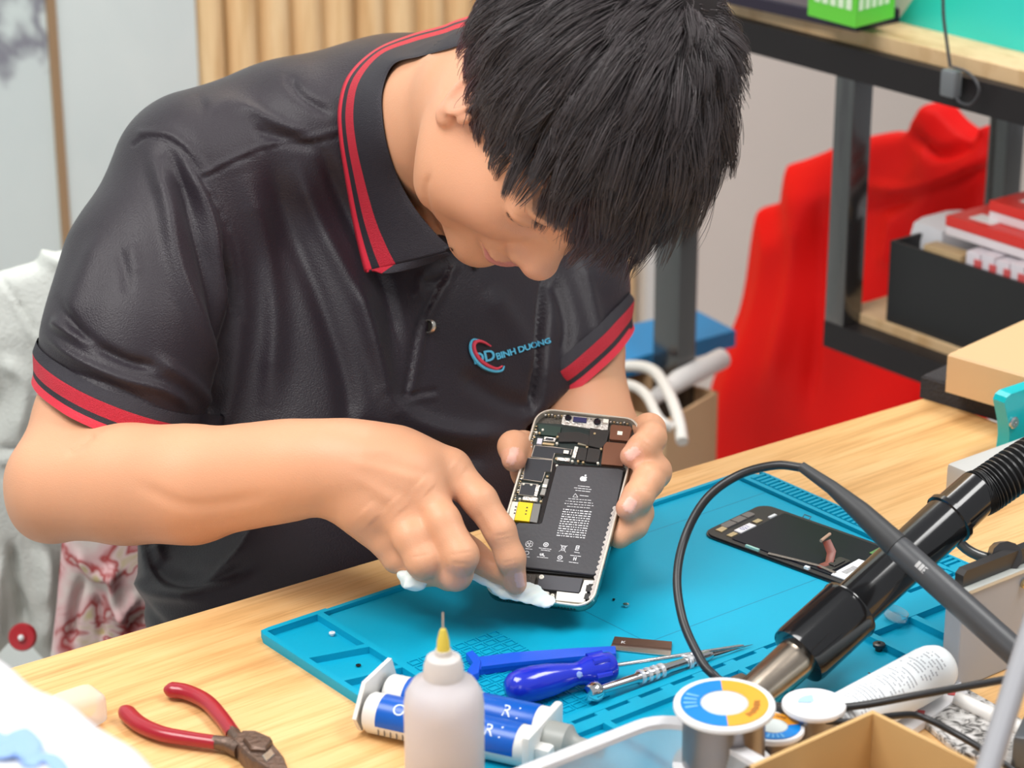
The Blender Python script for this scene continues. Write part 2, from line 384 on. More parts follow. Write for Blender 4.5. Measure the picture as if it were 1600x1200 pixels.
# ------------------------------------------------------------------ metal shelf unit to the right
XS = .96
zt1, zt0 = WX(1320, 73, XS)[2], WX(1320, 122, XS)[2]
zl1, zl0 = WX(1312, 510, XS)[2], WX(1285, 540, XS)[2]
yp1, yp0 = WX(1290, 450, XS)[1], WX(1320, 450, XS)[1]; T = yp1-yp0
YN = -.75; yl1, yl0 = WX(1022, 440, XS)[1], WX(1062, 440, XS)[1]
sh = empty('metal_shelf', (0, 0, 0)); tag(sh, 'black steel shelf unit with two light wood boards right of the worker', 'shelf')
DX = .235
blk = mat('shelf_black', (.016, .013, .014), .5, spec=.3)
fr = MB()
fr.bx((XS, YN, zt0), (XS+T, yl1, zt1)); fr.bx((XS+DX, YN, zt0), (XS+DX+T, yl1, zt1)); fr.bx((XS, yl0, zt0), (XS+DX, yl1, zt1))
fr.bx((XS, YN, zl0), (XS+T, yp1, zl1)); fr.bx((XS+DX, YN, zl0), (XS+DX+T, yp1, zl1)); fr.bx((XS+T, yp0, zl0), (XS+DX, yp1, zl1))
fr.build('rail_frame', blk, sh, smooth=False)
pm = mat('post_steel', (.03, .028, .028), .18, .0, spec=1, coat=.6)
for (x, y0, y1, za, zb) in ((XS, yp0, yp1, zl1, zt0), (XS+DX, yp0, yp1, zl1, zt0), (XS, yl0, yl1, 0, zt0), (XS, YN, YN+T, 0, zt0), (XS+DX, YN, YN+T, 0, zt0)):
    MB().bx((x, y0, za), (x+T, y1, zb), 0, .002).build('post', pm, sh)
sw = wood_mat('shelf_wood', (.78, .55, .32), (.72, .49, .27), (.62, .4, .2), (14, 1.2, 1))
MB().bx((XS+.012, YN, zt1), (XS+DX+T, yl1-.01, zt1+.016), 0, .001).build('top_board', sw, sh, smooth=False)
MB().bx((XS+T*.9, YN, zl1-.006), (XS+DX, yp1-.005, zl1+.010), 0, .001).build('lower_board', sw, sh, smooth=False)
def hexbox(name, a, bq, depth, z0, h, m, label=None, cat=None, bev=.002, parent=None, mats=None, group=None):
    """box whose near bottom edge runs a->b on the ground z0 and which goes back from the camera by depth"""
    a = np.array([a[0], a[1]]); bb = np.array([bq[0], bq[1]]); d = bb-a; n = unit([-d[1], d[0]])
    if n@(((a+bb)/2)-CAM[:2]) < 0: n = -n
    o = MB().prism([tuple(a), tuple(bb), tuple(bb+n*depth), tuple(a+n*depth)], z0, z0+h, 0, bev).build(name, m, parent, smooth=False)
    if label: tag(o, label, cat, group)
    return o, (a, bb, n)
zb = zt1+.016
# top shelf goods
hexbox('dark_box', WZ(1120, 2, zb), WZ(1338, 50, zb), .12, zb, .014, mat('dark_violet', (.02, .012, .03), .3), 'flat dark box under the green box on the top board', 'box')
gp = [WZ(1262, 22, zb+.016)[:2], WZ(1336, 42, zb+.016)[:2]]
g3 = WZ(1397, 26, zb+.016)[:2]
gb = empty('green_box', (0, 0, 0)); tag(gb, 'bright green box with white lettering on the top shelf board', 'box')
a, bq, c = gp[0], gp[1], g3; hz = zb+.015
MB().prism([tuple(a), tuple(bq), tuple(c), tuple(a+c-bq)], hz, hz+.12, 0, .001).build('carton', mat('lime', (.13, .62, .04), .35), gb, smooth=False)
wt = mat('white_print', (.85, .86, .85), .5)
for (fa, fb_, xs0) in ((gp[0], gp[1], .14), (gp[1], g3, .06)):
    fa, fb_ = np.array(fa), np.array(fb_); dd_ = unit(fb_-fa); nn_ = np.array([dd_[1], -dd_[0]]); nn_ = -nn_ if nn_@(fa-CAM[:2]) > 0 else nn_; W_ = np.linalg.norm(fb_-fa); b = MB()
    for k in range(5):
        x0_ = W_*(xs0+.165*k); hh_ = (.012, .014, .011, .014, .012)[k]; zz_ = hz+.016
        P4_ = [(x0_, zz_), (x0_+W_*.12, zz_), (x0_+W_*.12, zz_+hh_), (x0_+W_*.05, zz_+hh_+.002), (x0_, zz_+hh_-.003)]
        vs_ = [tuple(fa+dd_*x+nn_*.0006)+(z,) for x, z in P4_]; b.add(vs_, [(0, 1, 2, 3, 4)])
    b.build('blurred_print', mat('print_pale_green', (.70, .86, .62), .5), gb, smooth=False)
ta, tb = WZ(1392, 31, zb), WZ(1640, 92, zb)
tl = empty('teal_box', (0, 0, 0)); tag(tl, 'long turquoise box with a white corner stripe on the top shelf board', 'box')
hexbox('carton', ta, tb, .16, zb, .07, mat('turquoise', (.03, .62, .56), .3), parent=tl)
d = unit(tb[:2]-ta[:2]); n2 = np.array([d[1], -d[0]]); n2 = n2 if n2@(ta[:2]-CAM[:2]) < 0 else -n2
def facequad(name, a, d, n, pts, off, m, parent):
    vs = [tuple(a[:2]+d*x+n*off)+(z,) for x, z in pts]+[tuple(a[:2]+d*x)+(z,) for x, z in pts]; k = len(pts)
    return MB().add(vs, [tuple(range(k)), tuple(range(k, 2*k))[::-1]]+[(i, (i+1) % k, k+(i+1) % k, k+i) for i in range(k)]).build(name, m, parent, smooth=False)
facequad('stripe', ta, d, n2, [(.0, zb+.004), (.012, zb+.004), (.06, zb+.0695), (.03, zb+.0695), (.0, zb+.03)], .0006, wt, tl)
# lower shelf: black tray with packs
z0 = zl1+.010
t0, t1 = WX(1384, 470, XS+T)[1], -.6; zt = WX(1388, 376, XS+T)[2]
tr = empty('black_tray', (0, 0, 0)); tag(tr, 'long black open tray full of packs on the lower shelf board', 'tray')
b = MB(); xa, xb = XS+T+.002, XS+DX-.03
b.bx((xa, t1, z0), (xa+.004, t0, zt)); b.bx((xb-.004, t1, z0), (xb, t0, zt)); b.bx((xa+.004, t0-.004, z0), (xb-.004, t0, zt)); b.bx((xa+.004, t1, z0), (xb-.004, t1+.004, zt)); b.bx((xa+.004, t1+.004, z0), (xb-.004, t0-.004, z0+.004))
b.build('tray_body', mat('tray_black', (.012, .012, .013), .5), tr, smooth=False)
# packs standing in the tray
def pack(name, px0, px1, zlo, zhi, x0, dx, col, label, cat, group=None, bev=.004, rough=.4):
    y0_, y1_ = WX(px0, 420, x0)[1], WX(px1, 420, x0)[1]
    o = MB().bx((x0, y1_, zlo), (x0+dx, y0_, zhi), 0, bev).build(name, mat('pk_%s_%d' % (name, px0), col, rough, var=.05), None); tag(o, label, cat, group); return o
zf = z0+.0045
pack('white_bag', 1408, 1470, zf, zt+.014, xa+.04, .08, (.75, .75, .78), 'crumpled white bag at the left end of the black tray', 'bag', bev=.022)
pack('brown_carton', 1440, 1500, zf, zt+.004, xa+.008, .02, (.55, .38, .2), 'small brown carton in the black tray in front of the white bag', 'box', bev=.002)
for i, (pa, pb) in enumerate(((1507, 1530), (1531, 1553), (1554, 1576), (1577, 1600), (1601, 1626))):
    o = pack('blister_pack', pa, pb, zf, zt+.012+.002*(i % 2), xa+.008, .05, (.72, .66, .7), 'pale pink and white pack standing in a row in the black tray', 'pack', 'pale packs in the black tray', .003)
    MB().bx((xa+.0065, WX(pb-5, 420, xa)[1], zt-.02), (xa+.0082, WX(pa+7, 420, xa)[1], zt+.006)).build('red_mark', mat('red_print', (.7, .1, .1), .4), o, smooth=False)
for k, (c1, z_, dpx, lab) in enumerate((((1478, 350), .026, 0, 'red and white flat box lying across the packs in the tray'), ((1525, 322), .050, 30, 'second red flat box resting higher on the first red and white one'))):
    y1_ = WX(c1[0], c1[1], xa+.02)[1]; zz = zt+.010+.0205*k+.006
    r_ = empty('flat_box', (0, 0, 0)); tag(r_, lab, 'box')
    MB().bx((xa+.02+.02*k, y1_-.42, zz), (xa+.14+.02*k, y1_, zz+.009), 0, .001).build('box_base', mat('pinkish_white', (.8, .72, .74), .4), r_, smooth=False)
    MB().bx((xa+.0195+.02*k, y1_-.4205, zz+.0095), (xa+.1405+.02*k, y1_+.0005, zz+.020), 0, .001).build('box_lid', mat('pack_red', (.75, .03, .02), .35), r_, smooth=False)
    MB().bx((xa+.03+.03*k, y1_-.05, zz+.020), (xa+.05+.03*k, y1_-.02, zz+.0204)).build('label_patch', wt, r_, smooth=False)
# hanging cable with a connector in front of the top rail
XC = XS-.012
c_ = spline([WX(1474, -40, XC), WX(1474, 20, XC), WX(1480, 70, XC), WX(1485, 105, XC)], 20)
hc = empty('hanging_cable', (0, 0, 0)); tag(hc, 'thin dark cable with a grey plug hanging over the top shelf rail', 'cable')
MB().tube(c_, .0016, 8).build('wire', mat('dark_grey_rubber', (.05, .05, .055), .5), hc)
pc = WX(1486, 130, XC); MB().box(pc, (.012, .018, .026), None, 0, .003).build('plug', mat('grey_plastic', (.16, .17, .18), .4), hc)
c2 = spline([WX(1488, 104, XC), WX(1515, 115, XC), WX(1530, 140, XC), WX(1518, 162, XC), WX(1500, 160, XC), WX(1490, 145, XC)], 30)
MB().tube(c2, .0014, 8).build('wire_loop', mat('dark_grey_rubber', (.05, .05, .055), .5), hc)
# ------------------------------------------------------------------ red bag behind the shelf
XB = XS+DX+T+.075
def fabric_red():
    m = bpy.data.materials.new('red_fabric'); m.use_nodes = True; b = m.node_tree.nodes['Principled BSDF']
    b.inputs['Base Color'].default_value = (.90, .002, .001, 1); b.inputs['Roughness'].default_value = .6; b.inputs['Specular IOR Level'].default_value = .25
    return m
u_, v_ = np.array([0, -1., 0]), np.array([0, 0, 1.]); o_ = np.array([XB, .3, .5])
pl = on_plane([(1092, 770), (1128, 610), (1165, 480), (1200, 322), (1238, 312), (1242, 250), (1305, 238), (1362, 224), (1428, 205), (1456, 160), (1482, 164), (1534, 212), (1553, 186), (1556, 240), (1545, 300), (1535, 420), (1530, 640), (1528, 700), (1520, 760), (1300, 900), (1120, 900)], o_, u_, v_)
pl = [[a, max(b, -.495)] for a, b in pl]
def red_post(F, ax):
    return F
v, f = surface([polyslab(pl, o_, u_, v_, .022, .008, .005, bulge=.03)], (XB-.08, -.55, .0), (XB+.08, 1.25, 1.0), .0055, 2)
q = v.copy(); nn = normals(v, f)
off = .006*np.sin(q[:, 1]*38+3*np.sin(q[:, 2]*9))*np.clip((q[:, 2]-.3)*2, 0, 1)+.004*np.sin(q[:, 2]*30+q[:, 1]*25)
v = v+nn*off[:, None]
v = sculpt(v, f, [([(1360, 290), (1420, 300), (1480, 280), (1550, 240)], 9, .010), ([(1358, 330), (1440, 300), (1550, 262)], 8, -.010), ([(1250, 320), (1240, 450), (1200, 620)], 16, .010),
                  ([(1420, 205), (1470, 240), (1530, 215)], 9, -.012), ([(1280, 300), (1275, 480), (1260, 640)], 12, -.009), ([(1400, 330), (1385, 420)], 12, .008)])
rb = quick('red_bag', v, f, fabric_red()); tag(rb, 'big bright red fabric bag standing behind the shelf post', 'bag')
rb.data.materials[0].name = 'red_fabric'
# ------------------------------------------------------------------ cardboard box with blue lid box and white cables (floor stack)
zc = .50
kr = mat('kraft_board', (.62, .40, .22), .7, var=.06, vscale=6)
F0, R0, L0 = WZ(1040, 660, zc), WZ(1122, 612, zc), WZ(905, 622, zc)
B0 = L0+R0-F0
cb = empty('cardboard_box', (0, 0, 0)); tag(cb, 'open brown cardboard box on the floor between worker and red bag', 'box')
def wallquad(b, p, q_, z0_, z1_, t):
    d = unit(q_[:2]-p[:2]); n = np.array([-d[1], d[0]])*t
    b.prism([tuple(p[:2]), tuple(q_[:2]), tuple(q_[:2]+n), tuple(p[:2]+n)], z0_, z1_)
b = MB()
for p, q_ in ((L0, F0), (F0, R0), (R0, B0), (B0, L0)): wallquad(b, p, q_, .03, zc, .004)
b.prism([tuple(p[:2]) for p in (L0, F0, R0, B0)], 0, .03)
b.build('box_walls', kr, cb, smooth=False)
# blue flat carton on the back rim
za = zc+.004
A_, B_, C_, D_ = WZ(940, 568, za+.02), WZ(1010, 560, za+.02), WZ(1150, 516, za+.02), WZ(1085, 480, za+.02)
bb_ = [tuple(WZ(x, y, za+.02)[:2]) for x, y in ((948, 572), (1150, 516), (1088, 484), (890, 528))]
tag(MB().prism(bb_, za, za+.02, 0, .001).build('blue_carton', mat('carton_blue', (.0, .24, .56), .4), None, smooth=False), 'flat bright blue carton lying across the open brown box', 'box')
ww = mat('white_cable', (.78, .75, .7), .4)
zz = zc+.01
for pts, r, lab in (([(940, 580), (985, 572), (1022, 580), (1045, 615), (1060, 655), (1066, 690)], .0065, 'upper white cable looping out of the brown box'),
                    ([(940, 600), (985, 602), (1010, 618), (1030, 655), (1050, 668)], .0055, 'lower white cable looping inside the brown box')):
    pp = spline([WZ(x, y, zz+.01+.02*math.sin(PI*i/5)) for i, (x, y) in enumerate(pts)], 30)
    tag(MB().tube(pp, r, 10).build('white_cable', ww), lab, 'cable')
tag(MB().tube([WZ(1018, 625, zz), WZ(1060, 595, zz+.012), WZ(1128, 560, zz+.014)], [.008, .012, .012], 14).build('paper_roll', mat('roll_white', (.75, .72, .7), .5)), 'rolled white paper lying on the brown box beside the cables', 'paper')
# ------------------------------------------------------------------ chair with a draped jacket behind the worker
ch = empty('work_chair', (0, 0, 0)); tag(ch, 'worker\'s chair, hidden under the grey green jacket on its back', 'chair')
dk = mat('chair_dark', (.05, .05, .055), .5)
jo = P(60, 700, 2.24); jn = unit(cdir(.15, -.1, -1)*[1, 1, 0]); ju = np.cross([0, 0, 1.], jn); ju = unit(ju); jv = np.array([0, 0, 1.])
if proj(jo+ju*.1)[0] < proj(jo)[0]: ju = -ju
jn = np.cross(ju, jv)
c0 = jo+ju*.06
B3 = Matrix(((ju[0], jn[0], 0), (ju[1], jn[1], 0), (0, 0, 1)))
def jb(u0, n0, z0_, dims, name, m, par, bev=.01): MB().box((c0[0]+ju[0]*u0+jn[0]*n0, c0[1]+ju[1]*u0+jn[1]*n0, z0_), dims, B3, 0, bev).build(name, m, par)
ns = -1 if proj(jo+jn*.1)[2] > proj(jo)[2] else 1      # +1 when jn points at the camera
jb(-.02, -.045*ns, .66, (.34, .026, .30), 'backrest', dk, ch)
hx_, hy_ = P(545, 1010, 2.02)[:2]
MB().box((hx_, hy_, .41), (.42, .40, .06), B3, 0, .02).build('seat', dk, ch)
MB().tube([(hx_, hy_, .38), (hx_, hy_, .07)], .025, 12).build('gas_column', mat('steel', (.55, .55, .56), .3, 1), ch)
MB().tube([(hx_, hy_, .37), ((hx_+c0[0])/2, (hy_+c0[1])/2, .37), (c0[0]-jn[0]*.06*ns, c0[1]-jn[1]*.06*ns, .42), (c0[0]-jn[0]*.065*ns, c0[1]-jn[1]*.065*ns, .62)], .016, 10).build('back_bracket', dk, ch)
for k in range(5):
    a = 2*PI*k/5; base = np.array([hx_, hy_, .07])
    MB().tube([base, base+np.array([math.cos(a)*.27, math.sin(a)*.27, -.045])], [.024, .016], 8).build('foot', dk, ch)
jp = on_plane([(-130, 470), (-60, 440), (0, 425), (60, 408), (112, 386), (200, 360), (330, 380), (330, 700), (260, 820), (215, 850), (120, 850), (112, 1010), (80, 1040), (30, 985), (-40, 1060), (-140, 1060)], jo, ju, jv)
v, f = surface([polyslab(jp, jo, ju, jv, .014, .012, .004, bulge=.012)], jo-V(.32, .32, .55), jo+V(.32, .32, .45), .004, 2)
v = sculpt(v, f, [([(0, 432), (30, 475), (62, 530)], 4, -.006), ([(5, 440), (40, 500), (66, 545)], 6, .004), ([(0, 560), (40, 600), (25, 690)], 12, .008), ([(0, 700), (30, 700)], 4, -.005, 1), ([(0, 722), (28, 716)], 4, .004, 1),
                  ([(18, 850), (30, 930), (40, 985)], 8, -.018), ([(0, 870), (-5, 1000)], 8, .012), ([(60, 850), (75, 930), (70, 1010)], 14, .012), ([(100, 860), (92, 960), (86, 1010)], 5, -.010), ([(0, 600), (-60, 800)], 18, -.012),
                  ([(60, 400), (120, 420)], 10, .008), ([(10, 760), (70, 860), (60, 950)], 10, .010)])
jac = quick('jacket', v, f, mat('jacket_cloth', (.60, .62, .58), .75, bump=.5, bscale=260, var=.07, vscale=9)); tag(jac, 'pale grey green jacket draped over the chair back behind the worker', 'jacket')
# red snap button with white centre on the jacket cuff
pb = P(34, 996, proj(jo)[2]-.035)
bt = MB().lathe([(1e-5, .003), (.004, .003), (.0045, .001), (.011, .0012), (.0125, -.002), (.0125, -.006), (1e-5, -.006)], 20, 0, pb, tuple(-MC[2])).build('button', mat('button_red', (.45, .01, .02), .3), jac)
MB().sphere(pb-MC[2]*.003, .003, 0, 10).build('button_centre', mat('print_white2', (.8, .8, .8), .4), bt)
# floral cloth hanging beside the jacket
fo = P(180, 930, 2.17); fp = on_plane([(100, 800), (260, 800), (330, 900), (330, 1100), (70, 1100), (88, 950)], fo, ju, jv)
v, f = surface([polyslab(fp, fo, ju, jv, .012, .01, .004, bulge=.01)], fo-V(.22, .22, .25), fo+V(.22, .22, .22), .0035, 2)
v = sculpt(v, f, [([(120, 860), (150, 900), (190, 890)], 7, .010), ([(130, 900), (115, 960), (110, 1010)], 7, -.012), ([(175, 880), (180, 940), (200, 975)], 7, .012), ([(150, 930), (160, 1000)], 5, -.010), ([(215, 930), (180, 965)], 7, .01), ([(200, 985), (230, 960)], 5, -.01)])
def floral():
    m = bpy.data.materials.new('floral_cloth'); m.use_nodes = True; nt = m.node_tree; b = nt.nodes['Principled BSDF']; L = nt.links.new
    tc = nt.nodes.new('ShaderNodeTexCoord'); n = nt.nodes.new('ShaderNodeTexNoise'); n.inputs['Scale'].default_value = 22; n.inputs['Detail'].default_value = 3; n.inputs['Distortion'].default_value = .6
    r = ramp(nt, [(.0, (.62, .56, .52)), (.38, (.68, .60, .56)), (.50, (.66, .42, .42)), (.56, (.35, .03, .03)), (.60, (.65, .5, .48)), (.66, (.5, .42, .22)), (.7, (.62, .18, .05)), (.74, (.7, .64, .6))])
    L(tc.outputs['Object'], n.inputs['Vector']); L(n.outputs['Fac'], r.inputs[0]); L(r.outputs[0], b.inputs['Base Color']); b.inputs['Roughness'].default_value = .8; return m
tag(quick('floral_cloth', v, f, floral()), 'crumpled cloth printed with red and orange flowers between jacket and desk edge', 'cloth')
# ================================================================== SILICONE MAT  (x 0..0.457, y 0..-0.31, own frame = world)
ZM = .7500
mt = empty('repair_mat', (0, 0, 0)); tag(mt, 'blue silicone repair mat with trays lying on the desk', 'mat')
mblue = mat('silicone_blue', (.0, .35, .54), .5, spec=.3, bump=.10, bscale=90, var=.06, vscale=12)
mdk = mblue
W_, H_, BT = .457, .312, .0035
b = MB(); 
b.prism(rrect(0, -H_, W_, 0, .008), ZM, ZM+.002, 0, .0004)
b.build('base_sheet', mblue, mt)
def bars(name, polys, z0, z1, bev=.0005):
    b = MB()
    for i, p in enumerate(polys): b.prism(p, z0, z1-.00004*i, 0, bev)
    return b.build(name, mblue, mt)
def strip(pts, w_):
    """thick line along pts as a closed outline"""
    p = np.array(pts, float); n = len(p); l = []; r = []
    for i in range(n):
        if i == 0: t = unit(p[1]-p[0]); nn = np.array([-t[1], t[0]]); s = 1
        elif i == n-1: t = unit(p[-1]-p[-2]); nn = np.array([-t[1], t[0]]); s = 1
        else:
            t1, t2 = unit(p[i]-p[i-1]), unit(p[i+1]-p[i]); n1 = np.array([-t1[1], t1[0]]); n2 = np.array([-t2[1], t2[0]]); nn = unit(n1+n2); s = 1/max(.3, nn@n1)
        l.append(tuple(p[i]+nn*w_/2*s)); r.append(tuple(p[i]-nn*w_/2*s))
    return l+r[::-1]
zr = ZM+.0070; zs = ZM+.0016
# outer rim and tray dividers
rim = [[(0, -.006), (.002, -.001), (.008, 0), (.055, 0), (.055, -.0045), (.0045, -.0045), (.0045, -.31), (.0, -.31)],
       strip([(.0475, -.002), (.0475, -.235)], .005),
       [(.004, -.050), (.004, -.0545), (.047, -.0665), (.047, -.0615)],
       [(.004, -.0905), (.004, -.095), (.047, -.104), (.047, -.0995)],
       [(.004, -.137), (.004, -.1415), (.047, -.1415), (.047, -.137)],
       [(.004, -.186), (.004, -.1905), (.047, -.1905), (.047, -.186)]]
bars('tray_rim', rim, zs, zr)
top = [[(.054, .0), (.054, -.0035), (.436, -.0035), (.436, 0)], strip([(.4375, 0), (.4375, -.225)], .0042)]
bars('top_rim', top, zs, ZM+.0060)
# ridged ruler strip on the right
b = MB(); b.prism([(.4395, -.008), (.4395, -.225), (.457, -.225), (.457, -.008)], zs, ZM+.0034, 0, .0003)
for i in range(41):
    y = -.0125-.0051*i; b.prism([(.4415, y), (.4415, y-.0026), (.4545, y-.0026), (.4545, y)], ZM+.0030, ZM+.0056, 0, .0003)
b.prism([(.4548, -.008), (.4548, -.225), (.457, -.225), (.457, -.008)], zs, ZM+.0055, 0, .0003)
b.build('ridged_strip', mblue, mt)
# work area floor sheet, slightly raised, with embossed lines
b = MB(); b.prism([(.050, -.0038), (.4352, -.0038), (.4352, -.2195), (.050, -.2195)], zs, ZM+.0030, 0, .0004)
b.build('work_area', mblue, mt)
dkb = mat('silicone_groove', (.0, .17, .30), .5)
b = MB()
for pts in ([(.4352, -.115), (.334, -.115)], ): pass
zl = ZM+.00305
for pts in ([(.196, -.105), (.199, -.170), (.352, -.170)], [(.30, -.0365), (.434, -.0365)], [(.352, -.170), (.4352, -.170)]):
    b.prism(strip(pts, .0006), ZM+.0028, zl)
b.build('engraved_lines', dkb, mt, smooth=False)
# small embossed squares (cut edges on two sides of each cell give the lattice)
b = MB(); sz = .0086; wl = .0009
for i in range(26):
    for j in range(14):
        x = .0555+i*sz*1.10; y = -.094-j*sz
        if x > .122 or y < -.212: continue
        b.prism([(x, y), (x+sz*.95, y), (x+sz*.95, y-wl), (x, y-wl)], ZM+.0028, ZM+.0038)
        b.prism([(x, y-wl), (x+wl, y-wl), (x+wl, y-sz*.74), (x, y-sz*.74)], ZM+.0028, ZM+.0038)
        b.prism([(x+wl, y-sz*.74+wl), (x+sz*.95, y-sz*.74+wl), (x+sz*.95, y-sz*.74), (x+wl, y-sz*.74)], ZM+.0028, ZM+.0037)
        b.prism([(x+sz*.95-wl, y-wl), (x+sz*.95, y-wl), (x+sz*.95, y-sz*.74+wl), (x+sz*.95-wl, y-sz*.74+wl)], ZM+.0028, ZM+.0037)
b.build('grid_cells', mblue, mt, smooth=False)
# slotted bar below the work area (slots are gaps between blocks)
polys = [[(.050, -.2195), (.4352, -.2195), (.4352, -.2262), (.050, -.2262)], [(.050, -.2302), (.4352, -.2302), (.4352, -.2405), (.050, -.2405)]]
x = .050
while x < .43:
    polys.append([(x, -.2262), (x+.009, -.2262), (x+.009, -.2302), (x, -.2302)]); x += .0275
bars('slotted_bar', polys, zs, ZM+.0058, .0003)
# bottom row of deep trays
def S2(x0, y0, x1, y1): return [(x0, y0), (x1, y0), (x1, y1), (x0, y1)]
bot = [S2(.0045, -.3075, .457, -.312), S2(.4525, -.225, .457, -.3075), S2(.316, -.2405, .3215, -.3075), S2(.3215, -.2405, .4525, -.2575), S2(.3585, -.2575, .364, -.3075), S2(.404, -.2575, .409, -.3075),
       S2(.10, -.2405, .105, -.3075), S2(.215, -.2405, .22, -.3075), S2(.4352, -.2195, .4525, -.2405)]
bars('tray_row_rim', bot, zs, zr)
# ================================================================== frame of the opened phone held over the mat
pu_w = cdir(.95962, .10239, -.26201); pu_w = unit(pu_w)          # across the phone
pv = cdir(.23976, -.78488, .57139); pv = unit(pv-pu_w*(pv@pu_w))   # up the phone
pn_w = unit(np.cross(pu_w, pv))                                 # out of the open face
if pn_w@MC[2] > 0: pn_w = -pn_w
PW, PH, PT = .0771, .160, .0078
PBR = CAM+cdir(.05367, .14981, 1.67333); PO = PBR-pu_w*PW       # lower corners of the open face
def PH3(x, y, z=0): return PO+pu_w*x+pv*y+pn_w*z                # phone coordinates (m)
def phone_d(px, py): r = rays(px, py); t = ((PO-CAM)@pn_w)/(r@pn_w); return t
# ================================================================== THE WORKER
worker = empty('person', (0, 0, 0))
tag(worker, 'person in a black polo shirt with red trim, head bowed, wiping an opened phone', 'person')
J = P
# --- head frame: right, forward, up (measured in the camera frame)
HS = .935                                                       # head size
hR, hF, hU = cdir(-.7856, -.0268, -.6181), cdir(.0641, .9902, -.1244), cdir(.6154, -.1373, -.7762)
HO = J(878, 166, 1.68)
def HP(r, f_, u): return HO+(hR*r+hF*f_+hU*u)*HS
HA = np.array([hR, hF, hU])
def hell(c, r, k=.01, op='u', ax=None): return ell(HP(*c), V(*r)*HS, HA if ax is None else ax@HA, k, op)
def rotx(a): c, s = math.cos(a), math.sin(a); return np.array([[1, 0, 0], [0, c, s], [0, -s, c]])
def rotz(a): c, s = math.cos(a), math.sin(a); return np.array([[c, s, 0], [-s, c, 0], [0, 0, 1]])
head = [hell((0, -.014, .036), (.077, .098, .088), .0),
        hell((0, .034, -.022), (.063, .062, .080), .03),
        chain([HP(.052, .0, -.045), HP(.040, .040, -.088), HP(0, .074, -.106), HP(-.040, .040, -.088), HP(-.052, .0, -.045)], [.020, .018, .016, .018, .020], .03, ks=.02),
        hell((.036, .058, -.034), (.029, .030, .030), .02), hell((-.036, .058, -.034), (.029, .030, .030), .02),
        hell((0, .076, -.103), (.021, .017, .016), .015),
        hell((.026, .083, .018), (.026, .012, .010), .012), hell((-.026, .083, .018), (.026, .012, .010), .012),
        hell((.035, .094, -.002), (.020, .010, .012), .012, 's'), hell((-.035, .094, -.002), (.020, .010, .012), .012, 's'),
        hell((.033, .0775, -.003), (.0185, .0125, .0125), .004), hell((-.033, .0775, -.003), (.0185, .0125, .0125), .004),
        chain([HP(0, .088, .010), HP(0, .095, -.014), HP(0, .1045, -.036)], [.0085, .0092, .0125], .012),
        hell((0, .107, -.0385), (.0130, .0120, .0105), .008),
        hell((.0145, .098, -.0425), (.0085, .0105, .0085), .005), hell((-.0145, .098, -.0425), (.0085, .0105, .0085), .005),
        hell((.0072, .103, -.0500), (.0042, .0055, .004), .003, 's'), hell((-.0072, .103, -.0500), (.0042, .0055, .004), .003, 's'),
        hell((0, .088, -.066), (.026, .013, .017), .012),
        hell((0, .0975, -.0655), (.0225, .0080, .0052), .004), hell((0, .0955, -.0755), (.0200, .0085, .0060), .004),
        chain([HP(.024, .088, -.0705), HP(.010, .103, -.0700), HP(0, .105, -.0708), HP(-.010, .103, -.0700), HP(-.024, .088, -.0705)], [.0008, .0011, .0011, .0011, .0008], .0045, 's'),
        ]
for s in (1, -1):
    hel = rotx(.25)@rotz(-.35*s)
    head += [hell((.080*s, -.004, -.006), (.0060, .0150, .027), .004, 'u', hel), hell((.0845*s, -.002, -.002), (.0042, .0115, .021), .004, 's', hel),
             hell((.0790*s, .005, -.034), (.0058, .0085, .0095), .004), hell((.0795*s, .014, -.012), (.0040, .004, .008), .004)]
neckB = J(668, 262, 1.815)
neck = [chain([HP(0, -.020, -.045), HP(.0, -.018, -.075), J(709, 188, 1.81), J(676, 285, 1.94)], [.050, .050, .051, .058], .02, ks=.03)]
neck += [chain([HP(.046, -.015, -.05), J(668, 230, 1.785), J(690, 330, 1.86)], [.011, .012, .010], .018)]
neck += [hell((.050, .030, -.058), (.024, .036, .030), .02), hell((-.050, .030, -.058), (.024, .036, .030), .02)]
# --- arms
cam_n = -MC[2]
rarm = [chain([J(300, 300, 1.90), J(196, 545, 1.845), J(146, 650, 1.835), J(98, 745, 1.805)], [.046, .040, .036, .034], .010, ks=.03),
        chain([J(92, 765, 1.795), J(200, 756, 1.775), J(300, 757, 1.745), J(400, 742, 1.715), J(470, 732, 1.695), J(530, 728, 1.682)],
              [.0335, .0365, .0350, .0285, .0255, .0245], .03, ks=.03),
        ell(J(72, 798, 1.81), (.020, .018, .018), None, .02), ell(J(120, 715, 1.80), (.02, .02, .018), None, .02)]
# --- right hand (image left), back of the hand towards the camera
rhand = [chain([J(520, 728, 1.683), J(575, 735, 1.680), J(640, 745, 1.676)], [.0235, .0265, .0255], .02, ks=.02),
         chain([J(545, 712, 1.690), J(625, 712, 1.689), J(702, 732, 1.684)], [.0165, .0155, .0135], .015, ks=.01),
         chain([J(560, 745, 1.682), J(625, 758, 1.672), J(662, 768, 1.668)], [.018, .0150, .0130], .014, ks=.01),
         chain([J(550, 760, 1.684), J(600, 790, 1.670), J(622, 800, 1.667)], [.019, .0150, .0128], .014, ks=.01),
         chain([J(545, 765, 1.690), J(570, 800, 1.676), J(585, 822, 1.676)], [.018, .0150, .0135], .014, ks=.01),
         # palm side, heel of the hand
         chain([J(560, 760, 1.705), J(620, 800, 1.710), J(640, 830, 1.712)], [.018, .019, .015], .02, ks=.01)]
idx_t = phone_d(812, 915)-.004
